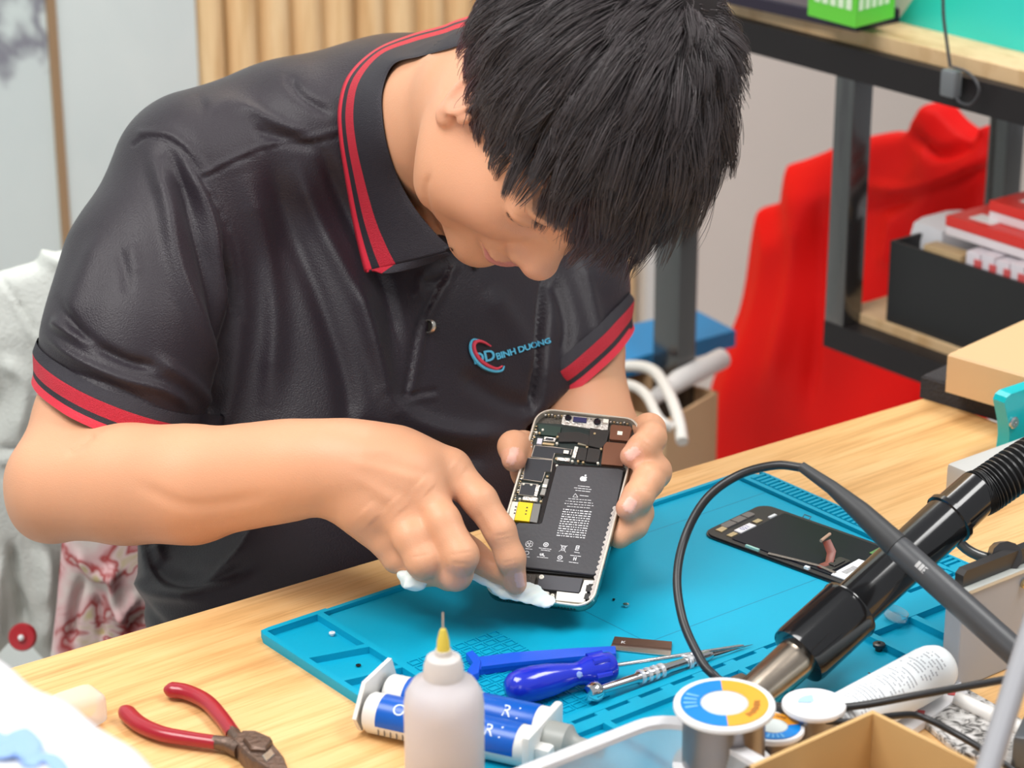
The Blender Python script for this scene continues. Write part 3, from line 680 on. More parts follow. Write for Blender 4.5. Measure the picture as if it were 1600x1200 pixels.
fingers = dict(
    index=([J(706, 736, 1.683), J(750, 782, 1.672), J(781, 829, 1.668), J(798, 872, idx_t-.020), J(806, 912, idx_t-.008)], [.0128, .0114, .0104, .0096, .0074]),
    middle=([J(664, 768, 1.667), J(692, 815, 1.654), J(720, 868, 1.646), J(712, 897, 1.656), J(702, 902, 1.668)], [.0128, .0117, .0116, .0108, .0095]),
    ring=([J(624, 802, 1.666), J(642, 840, 1.656), J(660, 876, 1.652), J(664, 892, 1.668), J(672, 882, 1.684)], [.0124, .0117, .0112, .0100, .0088]),
    little=([J(588, 822, 1.677), J(604, 848, 1.672), J(620, 872, 1.672), J(634, 880, 1.688)], [.0118, .0104, .0096, .0080]),
    thumb=([J(610, 765, 1.712), J(668, 815, 1.708), J(735, 868, 1.694), J(778, 893, 1.688)], [.0175, .0140, .0112, .0080]))
for nme, (p_, r_) in fingers.items(): rhand.append(chain(p_, r_, .007 if nme != 'thumb' else .010, ks=.004))
# --- left arm and hand (image right) behind and around the phone
lsh = J(862, 350, 2.075)
larm = [chain([lsh, J(890, 545, 2.04), J(904, 640, 2.0), J(915, 700, 1.96)], [.046, .038, .035, .036], .015, ks=.03),
        chain([J(915, 700, 1.96), J(925, 760, 1.90), J(930, 790, 1.835)], [.039, .034, .026], .03, ks=.03)]
def Q(px, py, dz): return J(px, py, phone_d(px, py)+dz)         # dz behind the open face
lhand = [chain([J(930, 790, 1.835), J(925, 785, 1.805), Q(915, 770, .038)], [.026, .025, .024], .02, ks=.02),
         chain([J(925, 785, 1.805), Q(960, 720, .036), Q(985, 690, .030)], [.022, .018, .014], .015, ks=.01),
         chain([J(925, 785, 1.805), Q(965, 760, .034), Q(990, 755, .028)], [.022, .018, .014], .015, ks=.01),
         chain([J(925, 785, 1.805), Q(960, 800, .034), Q(980, 810, .026)], [.022, .018, .013], .015, ks=.01),
         chain([J(925, 785, 1.805), Q(880, 760, .034), Q(830, 735, .026)], [.022, .018, .015], .015, ks=.01)]
lf = dict(
    index=([Q(985, 690, .030), Q(1014, 672, .016), Q(1018, 684, -.002), Q(1003, 700, -.0085), Q(986, 713, -.0085)], [.0130, .0115, .0102, .0098, .0078]),
    middle=([Q(990, 755, .028), Q(1022, 737, .014), Q(1012, 752, -.003), Q(997, 776, -.0075), Q(980, 794, -.0070)], [.0130, .0118, .0110, .0104, .0080]),
    ring=([Q(980, 806, .026), Q(996, 802, .016), Q(990, 820, .014), Q(968, 838, .016)], [.0120, .0108, .0098, .0086]),
    thumb=([Q(840, 740, .030), Q(818, 700, .020), Q(803, 698, .004), Q(803, 718, -.002)], [.0140, .0118, .0110, .0088]))
for nme, (p_, r_) in lf.items(): lhand.append(chain(p_, r_, .007, ks=.004))
# --- hidden trunk keeps the body in one piece
chestC = J(575, 470, 2.0)
tl_ = unit(cdir(.82, .06, .57)); up_ = unit(V(0, 0, 1)-.25*cdir(0, 0, -1)); up_ = unit(up_-tl_*(up_@tl_)); fw_ = np.cross(up_, tl_)
if fw_@MC[2] > 0: fw_ = -fw_
TA = np.array([tl_, up_, fw_])
torso = [ell(J(580, 470, 2.02), (.145, .15, .085), TA, .02), ell(J(560, 760, 2.00), (.14, .20, .09), TA, .05),
         chain([J(320, 300, 1.93), J(600, 290, 1.99), J(850, 350, 2.09)], [.045, .050, .045], .04, ks=.03)]
def span(pr):
    return np.min([p[3] for p in pr], 0)-.012, np.max([p[4] for p in pr], 0)+.012
VV = []; FF = []; off_ = 0
def add_part(pr, lo, hi, h, sm=1):
    global off_
    v, f = surface(pr, lo, hi, h, sm); VV.append(v); FF.append(f+off_); off_ += len(v)
lo, hi = span(head+neck[:1]); add_part(head+neck+torso, lo, hi, .0014)
lo, hi = span(torso); add_part(torso+neck[:1]+rarm[:1]+larm[:1], lo, hi, .005)
lo, hi = span(rarm+rhand); add_part(rarm+rhand, lo, hi, .0013)
lo, hi = span(larm[:1]+larm[1:]+lhand); add_part(larm+lhand, lo, hi, .0013)
v = np.vstack(VV); f = np.vstack(FF)
NSK = len(v)
# fine modelling: creases of knuckles, tendons, nails, philtrum, eyelid line
st = [([(708, 720), (728, 735)], 13, .0006), ([(655, 752), (672, 768)], 14, .0008), ([(612, 782), (628, 800)], 14, .0008), ([(567, 795), (585, 815)], 14, .0008),
      ([(560, 705), (640, 705), (705, 722)], 8, .0005), ([(545, 722), (600, 735), (655, 752)], 8, .0005), ([(550, 745), (590, 765), (618, 785)], 8, .0005),
      ([(600, 722), (650, 735), (680, 745)], 9, -.0005), ([(590, 755), (625, 770), (640, 780)], 9, -.0005), ([(575, 778), (595, 790), (602, 800)], 9, -.0005),
      ([(770, 838), (785, 836), (800, 832)], 1.6, -.0004), ([(776, 845), (798, 840)], 1.6, -.0003), ([(786, 880), (812, 874)], 1.4, -.0004), ([(790, 886), (812, 881)], 1.4, -.0003),
      ([(700, 868), (740, 862)], 2, -.0003), ([(705, 880), (738, 882)], 1.5, -.0005), ([(640, 872), (672, 866)], 2, -.0003),
      ([(745, 800), (765, 838)], 5, -.0005),
      ([(100, 712), (130, 692), (150, 676)], 6, -.0012), ([(210, 755), (300, 790), (420, 775)], 12, -.0012), 
      ([(1003, 690), (1018, 702)], 1.6, -.0004), ([(1000, 760), (1018, 772)], 1.6, -.0004),
      ([(672, 270), (665, 300), (676, 345), (700, 385)], 5, -.0015)]
v = sculpt(v, f, st)
# eyelid crease in head coordinates: done on the mesh with a soft groove
hv = (v-HO)@HA.T/HS
nn = normals(v, f)
def groove(pts, wd, amp):
    global v
    pts = spline(pts, 30); d = np.full(len(v), 9.)
    m = np.nonzero((hv[:, 1] > .055) & (np.abs(hv[:, 0]) < .1) & (np.abs(hv[:, 2]) < .13))[0]
    for p_ in pts: d[m] = np.minimum(d[m], np.hypot(hv[m][:, 0]-p_[0], hv[m][:, 2]-p_[2]))
    v = v+nn*(amp*np.exp(-(d/wd)**2))[:, None]; return d
for s in (1, -1):
    dl = groove([(s*.014, .083, -.010), (s*.024, .0895, -.0125), (s*.036, .0885, -.0125), (s*.050, .077, -.008)], .0012, -.0010)
    if s == 1: lashd = dl
    groove([(s*.016, .086, .003), (s*.028, .0915, .0045), (s*.042, .086, .003), (s*.051, .075, -.002)], .0012, -.0008)
# colour of the skin, lips, nails
base = np.array([.73, .37, .215]); C3 = np.tile(base, (len(v), 1))
rn = np.sin(v*90).sum(1)*.012; C3 *= (1+rn)[:, None]
hm = np.zeros(len(v), bool); hm[:len(VV[0])] = True
q = hv
lip = hm & (np.abs(q[:, 0]) < .0235) & (q[:, 1] > .088) & (((q[:, 2]+.0705)/(.0098*(1-(q[:, 0]/.027)**2)))**2 < 1)
C3[lip] = (.62, .24, .20)
for c, r in (((.036, .06, -.03), .03), ((.08, -.01, -.01), .035), ((0, .115, -.04), .016)):
    d = np.linalg.norm(q-np.array([c]), axis=1); k_ = (hm*np.exp(-(d/r)**2)*.45)[:, None]; C3 = C3*(1-k_)+np.array([.85, .40, .29])*k_
lm_ = hm & (lashd < .0009) & (q[:, 0] > .026); C3[lm_] = (.10, .05, .04)
brow = hm & (np.abs(np.abs(q[:, 0])-.034) < .021) & (np.abs(q[:, 2]-.028+.15*np.maximum(np.abs(q[:, 0])-.034, 0)) < .0042) & (q[:, 1] > .05); C3[brow] = C3[brow]*.35+np.array([.09, .05, .04])*.65
hands = ~hm; pq = proj(v)
def nail(cx, cy, ax_, ay_, ang, dmax):
    a = math.radians(ang); x = pq[:, 0]-cx; y = pq[:, 1]-cy
    xx = x*math.cos(a)+y*math.sin(a); yy = -x*math.sin(a)+y*math.cos(a)
    m = hands & ((xx/ax_)**4+(yy/ay_)**4 < 1) & ((nn@MC[2]) < -.15) & (pq[:, 2] < dmax)
    return m, xx, yy
for (cx, cy, a1, a2, ang, dm) in ((988, 709, 12, 8.5, -35, 1.9), (984, 789, 9.5, 11, 30, 1.9), (801, 712, 7, 14, 18, 1.9), (812, 906, 7, 12, -8, 1.78)):
    m, xx, yy = nail(cx, cy, a1, a2, ang, dm); C3[m] = (.88, .52, .42); v[m] += nn[m]*.00035
tips = hands & (np.minimum.reduce([np.hypot(pq[:, 0]-x, pq[:, 1]-y) for x, y in ((985, 712), (982, 790), (808, 912), (800, 720), (708, 905))]) < 22)
C3[tips] = C3[tips]*.7+np.array([.85, .40, .30])*.3
skin = mat('skin', tuple(base), .46, sss=.12, bump=.12, bscale=900, spec=.4); attr_mat(skin)
body = quick('body', v, f, skin, worker); set_color(body, C3)
bodyBVH = BVHTree.FromPolygons([tuple(x) for x in v], [tuple(int(i) for i in x) for x in f])
# ================================================================== polo shirt
def scol(name, c, rough=.5, bump=.25, bs=900, sheen=.35):
    m = mat(name, c, rough, bump=bump, bscale=bs, sheen=sheen, spec=.36); return m
blackc = scol('polo_cloth', (.0165, .0110, .0170), .42, sheen=.08)
shirt = [ell(J(800, 640, 2.0), (.065, .10, .06), TA, .06), ell(J(585, 480, 2.0), (.170, .175, .118), TA, .02), ell(J(560, 700, 1.985), (.168, .20, .132), TA, .06),
         ell(J(545, 900, 1.965), (.165, .17, .135), TA, .05),
         chain([J(318, 268, 1.90), J(450, 232, 1.92), J(600, 205, 1.955), J(740, 225, 2.0), J(850, 335, 2.075)], [.058, .061, .066, .064, .060], .035, ks=.03),
         chain([J(530, 210, 1.90), J(620, 165, 1.90), J(690, 135, 1.92)], [.045, .040, .036], .04, ks=.02),
         # sleeves
         chain([J(308, 292, 1.89), J(246, 430, 1.87), J(212, 540, 1.845), J(198, 625, 1.83)], [.060, .065, .063, .060], .035, ks=.03),
         chain([J(862, 345, 2.075), J(872, 450, 2.05), J(875, 560, 2.02)], [.054, .052, .051], .03, ks=.03),
         # openings: sleeves, neck
         chain([J(205, 575, 1.838), J(178, 740, 1.810)], [.048, .053], .004, 's'),
         ]
# flat cut of the sleeve hems
def halfspace(o, n, c, r, k=.003):
    """removes what lies beyond the plane (o, n) inside the ball (c, r)"""
    def fn(p): return np.maximum(-((p-o)@n), np.sqrt(((p-c)**2).sum(-1))-r)
    return ('s', k, fn, c-r, c+r)
h1a, h1b = J(52, 592, 1.83), J(245, 670, 1.83)                 # hem line of the near sleeve
hx = unit(h1b-h1a); hd = unit(cdir(-.12, 1, .16)); hn1 = unit(hd-hx*(hd@hx))
shirt.append(halfspace((h1a+h1b)/2, hn1, J(165, 715, 1.81), .115))
h2a, h2b = J(966, 533, 2.02), J(875, 592, 2.02); hx = unit(h2b-h2a); hd = unit(cdir(.12, 1, .15)); hn2 = unit(hd-hx*(hd@hx))
shirt.append(halfspace((h2a+h2b)/2, hn2, J(905, 650, 1.99), .085))
shirt.append(chain([J(690, 190, 1.78), J(690, 240, 1.82), J(700, 300, 1.87)], [.062, .058, .030], .004, 's'))
lo, hi = span(shirt[:8])
v, f = surface(shirt, lo, hi, .0026, 2)
folds = [
    # shoulder yoke seam and armhole seam
    ([(316, 279), (350, 262), (400, 238), (450, 225), (500, 222), (532, 212)], 2.2, -.0016, 1), ([(322, 270), (360, 250), (420, 227), (470, 219), (530, 203)], 5, .0012, 1),
    ([(208, 226), (228, 214), (262, 218), (290, 240), (316, 279), (340, 325), (362, 370), (375, 430), (378, 500)], 2.2, -.0018, 1), ([(220, 207), (262, 208), (300, 235), (325, 270)], 5, .0012, 1),
    # sleeve folds
    ([(262, 232), (290, 300), (312, 380), (335, 470), (348, 560), (345, 610)], 12, -.007), ([(285, 250), (325, 330), (345, 420), (370, 520)], 9, .005), ([(240, 240), (262, 320), (280, 420), (330, 540), (350, 590)], 14, .006),
    ([(185, 385), (196, 430), (200, 460)], 8, -.0014), ([(205, 380), (216, 430)], 10, .0010), ([(92, 470), (130, 525), (190, 560), (250, 575)], 8, -.005), ([(70, 520), (120, 560), (190, 592), (260, 612), (300, 640)], 7, .0045), ([(80, 500), (110, 520), (160, 545)], 7, .004),
    ([(65, 560), (110, 580), (180, 605), (260, 640)], 5, -.003), ([(240, 560), (300, 600), (335, 640)], 10, .004), ([(345, 600), (330, 650), (300, 680)], 8, -.006),
    ([(350, 380), (365, 480), (352, 600), (330, 680)], 9, -.010),
    ([(160, 360), (120, 460), (95, 520)], 18, .003),
    # chest and belly drapes running to the right arm and down
    ([(420, 250), (450, 350), (500, 470), (540, 600), (545, 690)], 17, -.0045), ([(380, 270), (410, 380), (430, 500), (420, 640)], 20, .006), ([(460, 250), (500, 350), (560, 470), (600, 600)], 16, .005),
    ([(500, 230), (540, 330), (600, 450), (625, 560)], 12, -.0045), ([(395, 200), (440, 215), (500, 235)], 9, -.003), ([(380, 165), (430, 190), (480, 208)], 8, .003), ([(450, 120), (470, 150), (520, 180)], 8, -.003), ([(320, 170), (350, 160), (400, 175)], 16, .002),
    ([(560, 440), (590, 540), (610, 640)], 14, .004), ([(640, 330), (700, 420)], 8, -.002),
    ([(600, 620), (650, 660), (720, 680), (800, 680)], 16, .005), ([(560, 660), (640, 700), (760, 720)], 14, -.005), ([(720, 580), (780, 620), (840, 640)], 14, -.004), ([(760, 450), (810, 520), (850, 600)], 18, .003),
    ([(860, 420), (885, 500), (880, 560)], 10, -.005), ([(910, 410), (925, 470), (940, 530)], 10, .003), ([(860, 400), (850, 480), (840, 590), (835, 640)], 7, -.010),
    ([(230, 860), (260, 900), (330, 905), (400, 880)], 12, -.006), ([(215, 900), (240, 925), (320, 935)], 10, .005), ([(245, 850), (250, 880)], 10, .004), ([(212, 930), (240, 965), (260, 985)], 8, -.003),
    # placket
    ([(700, 418), (680, 455), (662, 490), (650, 520), (641, 570), (632, 617)], 3, -.0020, 1), ([(709, 420), (690, 458), (672, 490), (661, 525), (652, 570), (644, 612)], 5, .0016, 1), ([(632, 618), (655, 614), (680, 609)], 2.4, -.0013, 1), ([(634, 629), (680, 621)], 3, .0008, 1),
    ([(655, 440), (680, 440), (702, 432)], 7, -.0030), ([(665, 425), (650, 470)], 9, .0025)]
v = sculpt(v, f, folds)
polo = quick('polo_shirt', v, f, blackc, worker)
shirtBVH = BVHTree.FromPolygons([tuple(x) for x in v], [tuple(int(i) for i in x) for x in f])
def hit(px, py, bvh=None, off=.0, default=None):
    """point of the body or shirt surface seen at this place, lifted by off towards the camera"""
    r = unit(rays(px, py)); best = None
    for B in ([bvh] if bvh is not None else [shirtBVH]):
        h = B.ray_cast(Vector(CAM), Vector(r), 5)
        if h[0] is not None and (best is None or h[3] < best): best = h[3]
    if best is None: return default
    return CAM+r*(best-off)
def dsurf(px, py, bvh=None, default=1.9):
    h = hit(px, py, bvh); return default if h is None else proj(h)[2]
# sleeve cuffs with their stripes: band swept round the opening
def cuff(name, o, n, probe_r, parent, bands, lift=.0030, cpos=None, bvh=shirtBVH, seg=140):
    x = unit(np.cross(n, V(.3, .2, 1))); y = np.cross(n, x); rows = []
    hs = np.linspace(-.026, .002, 15)
    for hgt in hs:
        row = []
        for k in range(seg):
            a = 2*PI*k/seg; d = x*math.cos(a)+y*math.sin(a); c = o+n*min(hgt, -.0035)
            h = bvh.ray_cast(Vector(c+d*probe_r), Vector(-d), probe_r)
            row.append(None if h[0] is None else np.linalg.norm(np.array(h[0])-c))
        vals = [r for r in row if r is not None]; med = np.median(vals)
        row = [min(max(r if r is not None else med, med*.75), med*1.35) for r in row]
        row = np.array(row); 
        row = np.maximum(np.maximum(np.roll(row, 1), np.roll(row, -1)), row)
        for _ in range(14): row = (np.roll(row, 1)+row*2+np.roll(row, -1))/4
        rows.append(row)
    RW = np.array(rows)
    for _ in range(6): RW[1:-1] = (RW[:-2]+RW[1:-1]*2+RW[2:])/4
    RW = RW+(.0006+.0030*np.clip(np.arange(len(hs))/4, 0, 1))[:, None]; rows = list(RW); lift = 0
    b = MB(); n_ = len(hs); k0 = 0; vs = []
    for i, hgt in enumerate(hs):
        for k in range(seg):
            a = 2*PI*k/seg; vs.append(o+n*hgt+(x*math.cos(a)+y*math.sin(a))*(rows[i][k]+lift))
    for i in (n_-1, 0):
        for k in range(seg):
            a = 2*PI*k/seg; vs.append(o+n*hs[i]+(x*math.cos(a)+y*math.sin(a))*(rows[i][k]-.001))
    fs = []; ms = []
    for i in range(n_-1):
        for k in range(seg): fs.append((i*seg+k, i*seg+(k+1) % seg, (i+1)*seg+(k+1) % seg, (i+1)*seg+k)); ms.append(bands[i])
    for i, j in ((n_-1, n_), (n_, n_+1)):
        for k in range(seg): fs.append((i*seg+k, i*seg+(k+1) % seg, j*seg+(k+1) % seg, j*seg+k)); ms.append(bands[-1] if i == n_-1 else 0)
    b.v = [tuple(q_) for q_ in vs]; b.f = fs; b.m = ms
    return b.build(name, [ribk, redb, redp], parent)
ribk = mat('rib_black', (.022, .018, .026), .6, bump=.5, bscale=1400); redb = mat('braid_red', (.66, .018, .045), .55, bump=.9, bscale=1500, var=.12, vscale=700); redp = mat('piping_red', (.74, .03, .06), .5, bump=.3, bscale=1200)
bands = [0]*4+[1, 1, 1, 1, 1, 0, 0, 2, 2, 2]
def on_hem(c, a, b_, n): return c-n*((c-(a+b_)/2)@n)
cuff('sleeve_cuff', on_hem(J(198, 625, 1.832), h1a, h1b, hn1), hn1, .11, polo, bands)
cuff('sleeve_cuff', on_hem(J(874, 560, 2.022), h2a, h2b, hn2), hn2, .085, polo, bands)
# collar: rows between the outer edge lying on the shoulder and the fold standing round the neck
outer = [(905, 330), (870, 400), (800, 440), (748, 425), (722, 398)]
oe = spline([(775, 14), (716, 32), (690, 42), (640, 56), (586, 79), (545, 118), (530, 165), (531, 215), (540, 275), (552, 345), (563, 395), (571, 425)], 80)
ie = spline([(785, 62), (722, 70), (700, 76), (655, 88), (615, 100), (597, 140), (597, 185), (606, 235), (624, 285), (650, 330), (682, 368), (707, 391)], 80)
n = min(len(oe), len(ie)); ts = np.linspace(0, 1, n)
od = np.array([dsurf(x, y, default=np.nan) for x, y in oe]); 
ok = ~np.isnan(od); od = np.interp(ts, ts[ok], od[ok])-.006
for _ in range(12): od = np.convolve(np.pad(od, 1, 'edge'), [.25, .5, .25], 'valid')
idp = np.array([dsurf(x, y, bodyBVH, np.nan) for x, y in ie]); ok = ~np.isnan(idp); idp = np.interp(ts, ts[ok], idp[ok])-.006
for _ in range(20): idp = np.convolve(np.pad(idp, 1, 'edge'), [.25, .5, .25], 'valid')
idp = np.minimum(idp, np.interp(ts, [0, .25, .6, 1], [1.90, 1.83, 1.80, 1.80])); idp = np.maximum(idp, 1.745)
for _ in range(20): idp = np.convolve(np.pad(idp, 1, 'edge'), [.25, .5, .25], 'valid')
NR = 22; vs = []; fs = []; ms = []
for j in range(NR+1):
    s = j/NR
    for i in range(n):
        a = P(*oe[i], od[i]); c = P(*ie[i], idp[i]); p_ = a*(1-s)+c*s
        bul = .010*math.sin(PI*min(s*1.0, 1))**.8
        # keep above the cloth beneath
        x_, y_, d_ = proj(p_); ds_ = min(dsurf(x_, y_, default=9), dsurf(x_, y_, bodyBVH, 9) if x_ < 765 else 9)
        d2 = min(d_-bul, ds_-.0035)
        vs.append(P(x_, y_, d2))
for j in range(NR):
    for i in range(n-1):
        fs.append((j*n+i, j*n+i+1, (j+1)*n+i+1, (j+1)*n+i)); s = (j+.5)/NR
        ms.append(2 if s < .095 else (0 if s < .165 else (1 if s < .36 else 0)))
# inner face of the collar dropping back into the neckline, then the front leaf corner
m0 = len(vs)
for i in range(n):
    vs.append(P(*ie[i], idp[i]+.004)+0)
for i in range(n): 
    q_ = ie[i]+(oe[i]-ie[i])*.10; vs.append(P(q_[0], q_[1], idp[i]+.035))
for i in range(n-1):
    fs.append((NR*n+i, NR*n+i+1, m0+i+1, m0+i)); ms.append(0); fs.append((m0+i, m0+i+1, m0+n+i+1, m0+n+i)); ms.append(0)
b = MB(); b.v = [tuple(x) for x in vs]; b.f = fs; b.m = ms
# corner leaf from the last station to the tip (605,427) and (690,405)
col = b.build('collar', [ribk, redb, redp], polo)
sol = col.modifiers.new('thickness', 'SOLIDIFY'); sol.thickness = .0016; sol.offset = 0
# the leaf of the collar between its last row, the point and the front edge
rows_n = 26; last_o = [(571, 425), (605, 427)]
def leafcol(u): pass
fe = spline([(571, 425), (583, 423), (605, 428), (650, 418), (688, 404), (707, 396)], 44)
top_ = np.array([P(*(oe[-1]*(1-s)+ie[-1]*s), 1.8) for s in np.linspace(0, 1, len(fe))])
vs = []; K = 10
for j in range(K+1):
    t = j/K
    for i, s in enumerate(np.linspace(0, 1, len(fe))):
        qa = oe[-1]*(1-s)+ie[-1]*s; q_ = qa*(1-t)+fe[i]*t
        dd = min(od[-1]*(1-s)+idp[-1]*s-.010*math.sin(PI*s)**.8*(1-t*.5), dsurf(q_[0], q_[1], default=9)-.0035)
        vs.append(P(q_[0], q_[1], dd))
m_ = len(fe); b = MB()
b.v = [tuple(x) for x in vs]; b.f = [(j*m_+i, j*m_+i+1, (j+1)*m_+i+1, (j+1)*m_+i) for j in range(K) for i in range(m_-1)]
b.m = [2 if (i+.5)/(m_-1) < .095 else (0 if (i+.5)/(m_-1) < .165 else (1 if (i+.5)/(m_-1) < .36 else 0)) for j in range(K) for i in range(m_-1)]
lf_ = b.build('collar_tip', [ribk, redb, redp], polo); sol = lf_.modifiers.new('thickness', 'SOLIDIFY'); sol.thickness = .0016; sol.offset = 0
# buttons
def button(px, py, r, nm='button'):
    c = hit(px, py, off=.002); h = shirtBVH.ray_cast(Vector(CAM), Vector(unit(rays(px, py))), 5); nrm = Vector(unit(cdir(-.75, -.05, -.8)))
    bb = MB().lathe([(1e-5, .0012), (r*.62, .0012), (r*.7, .0022), (r, .0020), (r, -.001), (1e-5, -.001)], 28, 0, c, tuple(nrm)).build(nm, mat('button_dark', (.03, .025, .02), .25), polo)
    MB().lathe([(r*.74, .0020), (r*.80, .0030), (r*.97, .0030), (r*1.04, .0018), (r*1.0, .0)], 28, 0, c, tuple(nrm)).build('metal_ring', mat('button_ring', (.75, .7, .62), .25, 1), bb)
    return bb
button(673, 510, .0053); button(744, 412, .004)
# embroidered badge: swoosh, two big letters and the name, laid on the cloth
def drape_line(pts, w_, name, m, lift=.0012, closed=False):
    pts = spline(pts, 50); b = MB(); pp = [hit(x, y, off=lift, default=P(x, y, 1.9)) for x, y in pts]
    b.tube(pp, w_, 6, flat=1); return b.build(name, m, polo)
cy = mat('thread_cyan', (.10, .52, .78), .5, bump=.4, bscale=1500); rd = mat('thread_red', (.75, .05, .09), .5, bump=.4, bscale=1500)
rr_ = [.0008+.0010*math.sin(PI*i/50) for i in range(60)]
def swoosh(pts, name, m, r0, lift):
    pts = spline(pts, 50); pp = [hit(x, y, off=lift, default=P(x, y, 1.9)) for x, y in pts]
    MB().tube(pp, [r0*(.35+.65*math.sin(PI*(i+.5)/len(pp))) for i in range(len(pp))], 6).build(name, m, polo)
swoosh([(748, 531), (739, 531), (735, 540), (737, 552), (745, 565), (757, 575), (772, 580), (784, 579), (788, 572)], 'badge_swoosh_cyan', cy, .0014, .0016)
swoosh([(767, 541), (757, 535), (747, 533), (741, 538), (742, 549), (750, 562), (762, 571), (776, 576), (785, 572)], 'badge_swoosh_red', rd, .0017, .0022)
def drape_text(txt, size_px, x, y, ang, name, m, bold=0, shear=0, endscale=1):
    v, f = text_mesh(txt, 1.0, .0, 'LEFT', bold, .95); a = math.radians(ang); vs = []; W = max(p[0] for p in v)
    for p in v:
        sc = 1+(endscale-1)*p[0]/W
        X, Y = (p[0]*1.0-(endscale-1)*0)*size_px, -p[1]*size_px*sc
        px, py = x+X*math.cos(a)-Y*math.sin(a)+shear*Y, y+X*math.sin(a)+Y*math.cos(a)
        vs.append(hit(px, py, off=.0013, default=P(px, py, 1.9)))
    o = MB().add(vs, f).build(name, m, polo, smooth=False); so = o.modifiers.new('thread', 'SOLIDIFY'); so.thickness = .0006; so.offset = 0; return o
drape_text('DD', 24, 739, 562, -12, 'badge_letters', cy, .02)
drape_text('BINH DUONG', 14.5, 775, 558, -17, 'badge_name', cy, .02, 0, .8)
# dark trousers and legs under the desk
tr_ = [ell(J(545, 1000, 2.02), (.155, .12, .12), TA, .02)]
hipc = J(545, 1010, 2.02)
tt = mat('trouser_cloth', (.03, .032, .04), .7)
fwd = unit(V(fw_[0], fw_[1], 0)); lat = unit(V(tl_[0], tl_[1], 0))
pz = hipc.copy(); pz[2] = max(pz[2], .53)
leg = [ell(V(pz[0], pz[1], .56), (.15, .12, .11), np.array([lat, fwd, V(0, 0, 1)]), .02)]
for s in (-1, 1):
    h0 = V(pz[0], pz[1], .54)+lat*.085*s; k0 = h0+fwd*.30+lat*.05*s-V(0, 0, .03); a0 = V(k0[0], k0[1], .10)+fwd*.04
    leg += [chain([h0, k0], [.085, .062], .04), chain([k0, a0], [.058, .045], .02)]
lo, hi = span(leg); v, f = surface(leg, lo, hi, .007, 2); quick('trousers', v, f, tt, worker)
for s in (-1, 1):
    h0 = V(pz[0], pz[1], .54)+lat*.085*s; k0 = h0+fwd*.30+lat*.05*s; a0 = V(k0[0], k0[1], .05)+fwd*.04
    MB().tube([a0-fwd*.06+V(0, 0, -.01), a0+V(0, 0, .0), a0+fwd*.08-V(0, 0, .01), a0+fwd*.17-V(0, 0, .018)], [.036, .045, .042, .025], 14).build('shoe', mat('shoe_dark', (.04, .04, .045), .5), worker)
# ================================================================== hair: a close cap plus combed strands
def hair_mat():
    m = bpy.data.materials.new('black_hair'); m.use_nodes = True; b = m.node_tree.nodes['Principled BSDF']
    b.inputs['Roughness'].default_value = .40; b.inputs['Specular IOR Level'].default_value = .65; b.inputs['Sheen Weight'].default_value = .0
    a = m.node_tree.nodes.new('ShaderNodeVertexColor'); a.layer_name = 'Col'; m.node_tree.links.new(a.outputs[0], b.inputs['Base Color']); return m
CR = V(0, -.014, .036); RR = V(.077, .098, .088)               # skull ellipsoid in head coordinates
WH = V(-.018, -.045, .118)                                     # whorl
down = np.array([0, 0, -1.])@HA.T                              # gravity in head coordinates
def on_skull(p, off=0):
    q = (p-CR)/RR; n_ = np.linalg.norm(q, axis=-1, keepdims=True); s_ = q/n_; g = s_/RR; g /= np.linalg.norm(g, axis=-1, keepdims=True)
    return CR+s_*RR+g*np.asarray(off)[..., None], g
def in_hairline(p):
    """scalp region carrying hair"""
    x, y, z = p[:, 0], p[:, 1], p[:, 2]
    front = z > .043+.0*x                                      # forehead line
    side = (z > np.interp(y, [-.12, -.06, -.02, .0, .03, .050, .07], [-.052, -.050, -.030, -.012, -.016, .018, .043]))
    return np.where(y > .05, front, side)
N = 22000
g_ = RNG.normal(size=(N*3, 3)); g_ /= np.linalg.norm(g_, axis=1)[:, None]; pts, gn = on_skull(CR+g_*RR)
k_ = in_hairline(pts); pts, gn = pts[k_][:N-4500], gn[k_][:N-4500]
e_ = WH+RNG.normal(size=(4500, 3))*.017; p2, g2 = on_skull(e_); pts = np.vstack([pts, p2]); gn = np.vstack([gn, g2]); n = len(pts)
d0 = pts-WH; d0 -= gn*(d0*gn).sum(1)[:, None]; dl = np.linalg.norm(d0, axis=1)[:, None]; d0 /= dl+1e-9
sw = np.cross(gn, d0)*.35*np.exp(-dl/.05); d0 = d0+sw                                   # swirl near the whorl
fwd_ = V(.0, 1, 0); top = np.clip((pts[:, 2]-.05)/.06, 0, 1)[:, None]
d0 = d0+top*fwd_*.05; d0[:, 0] -= .18*np.clip((pts[:, 1]+.02)/.06, 0, 1)*np.clip((pts[:, 2]-.03)/.03, 0, 1); clump = np.sin(pts[:, :1]*170+3*np.sin(pts[:, 1:2]*60))*.14; d0 = d0+np.cross(gn, d0)*clump
d0 += RNG.normal(size=d0.shape)*.07; d0 /= np.linalg.norm(d0, axis=1)[:, None]
h_ = np.clip((pts[:, 2]+.03)/.11, 0, 1)
back = np.clip((-.02-pts[:, 1])/.06, 0, 1)
L_ = .020+.058*h_**1.2; L_ = np.where(pts[:, 1] > .05, np.interp(pts[:, 0], [-.06, -.02, .03, .06], [.080, .070, .056, .050]), L_); L_ = np.where((pts[:, 0] > .045) & (pts[:, 1] > .0), .036, L_); L_ *= RNG.uniform(.72, 1.10, n)
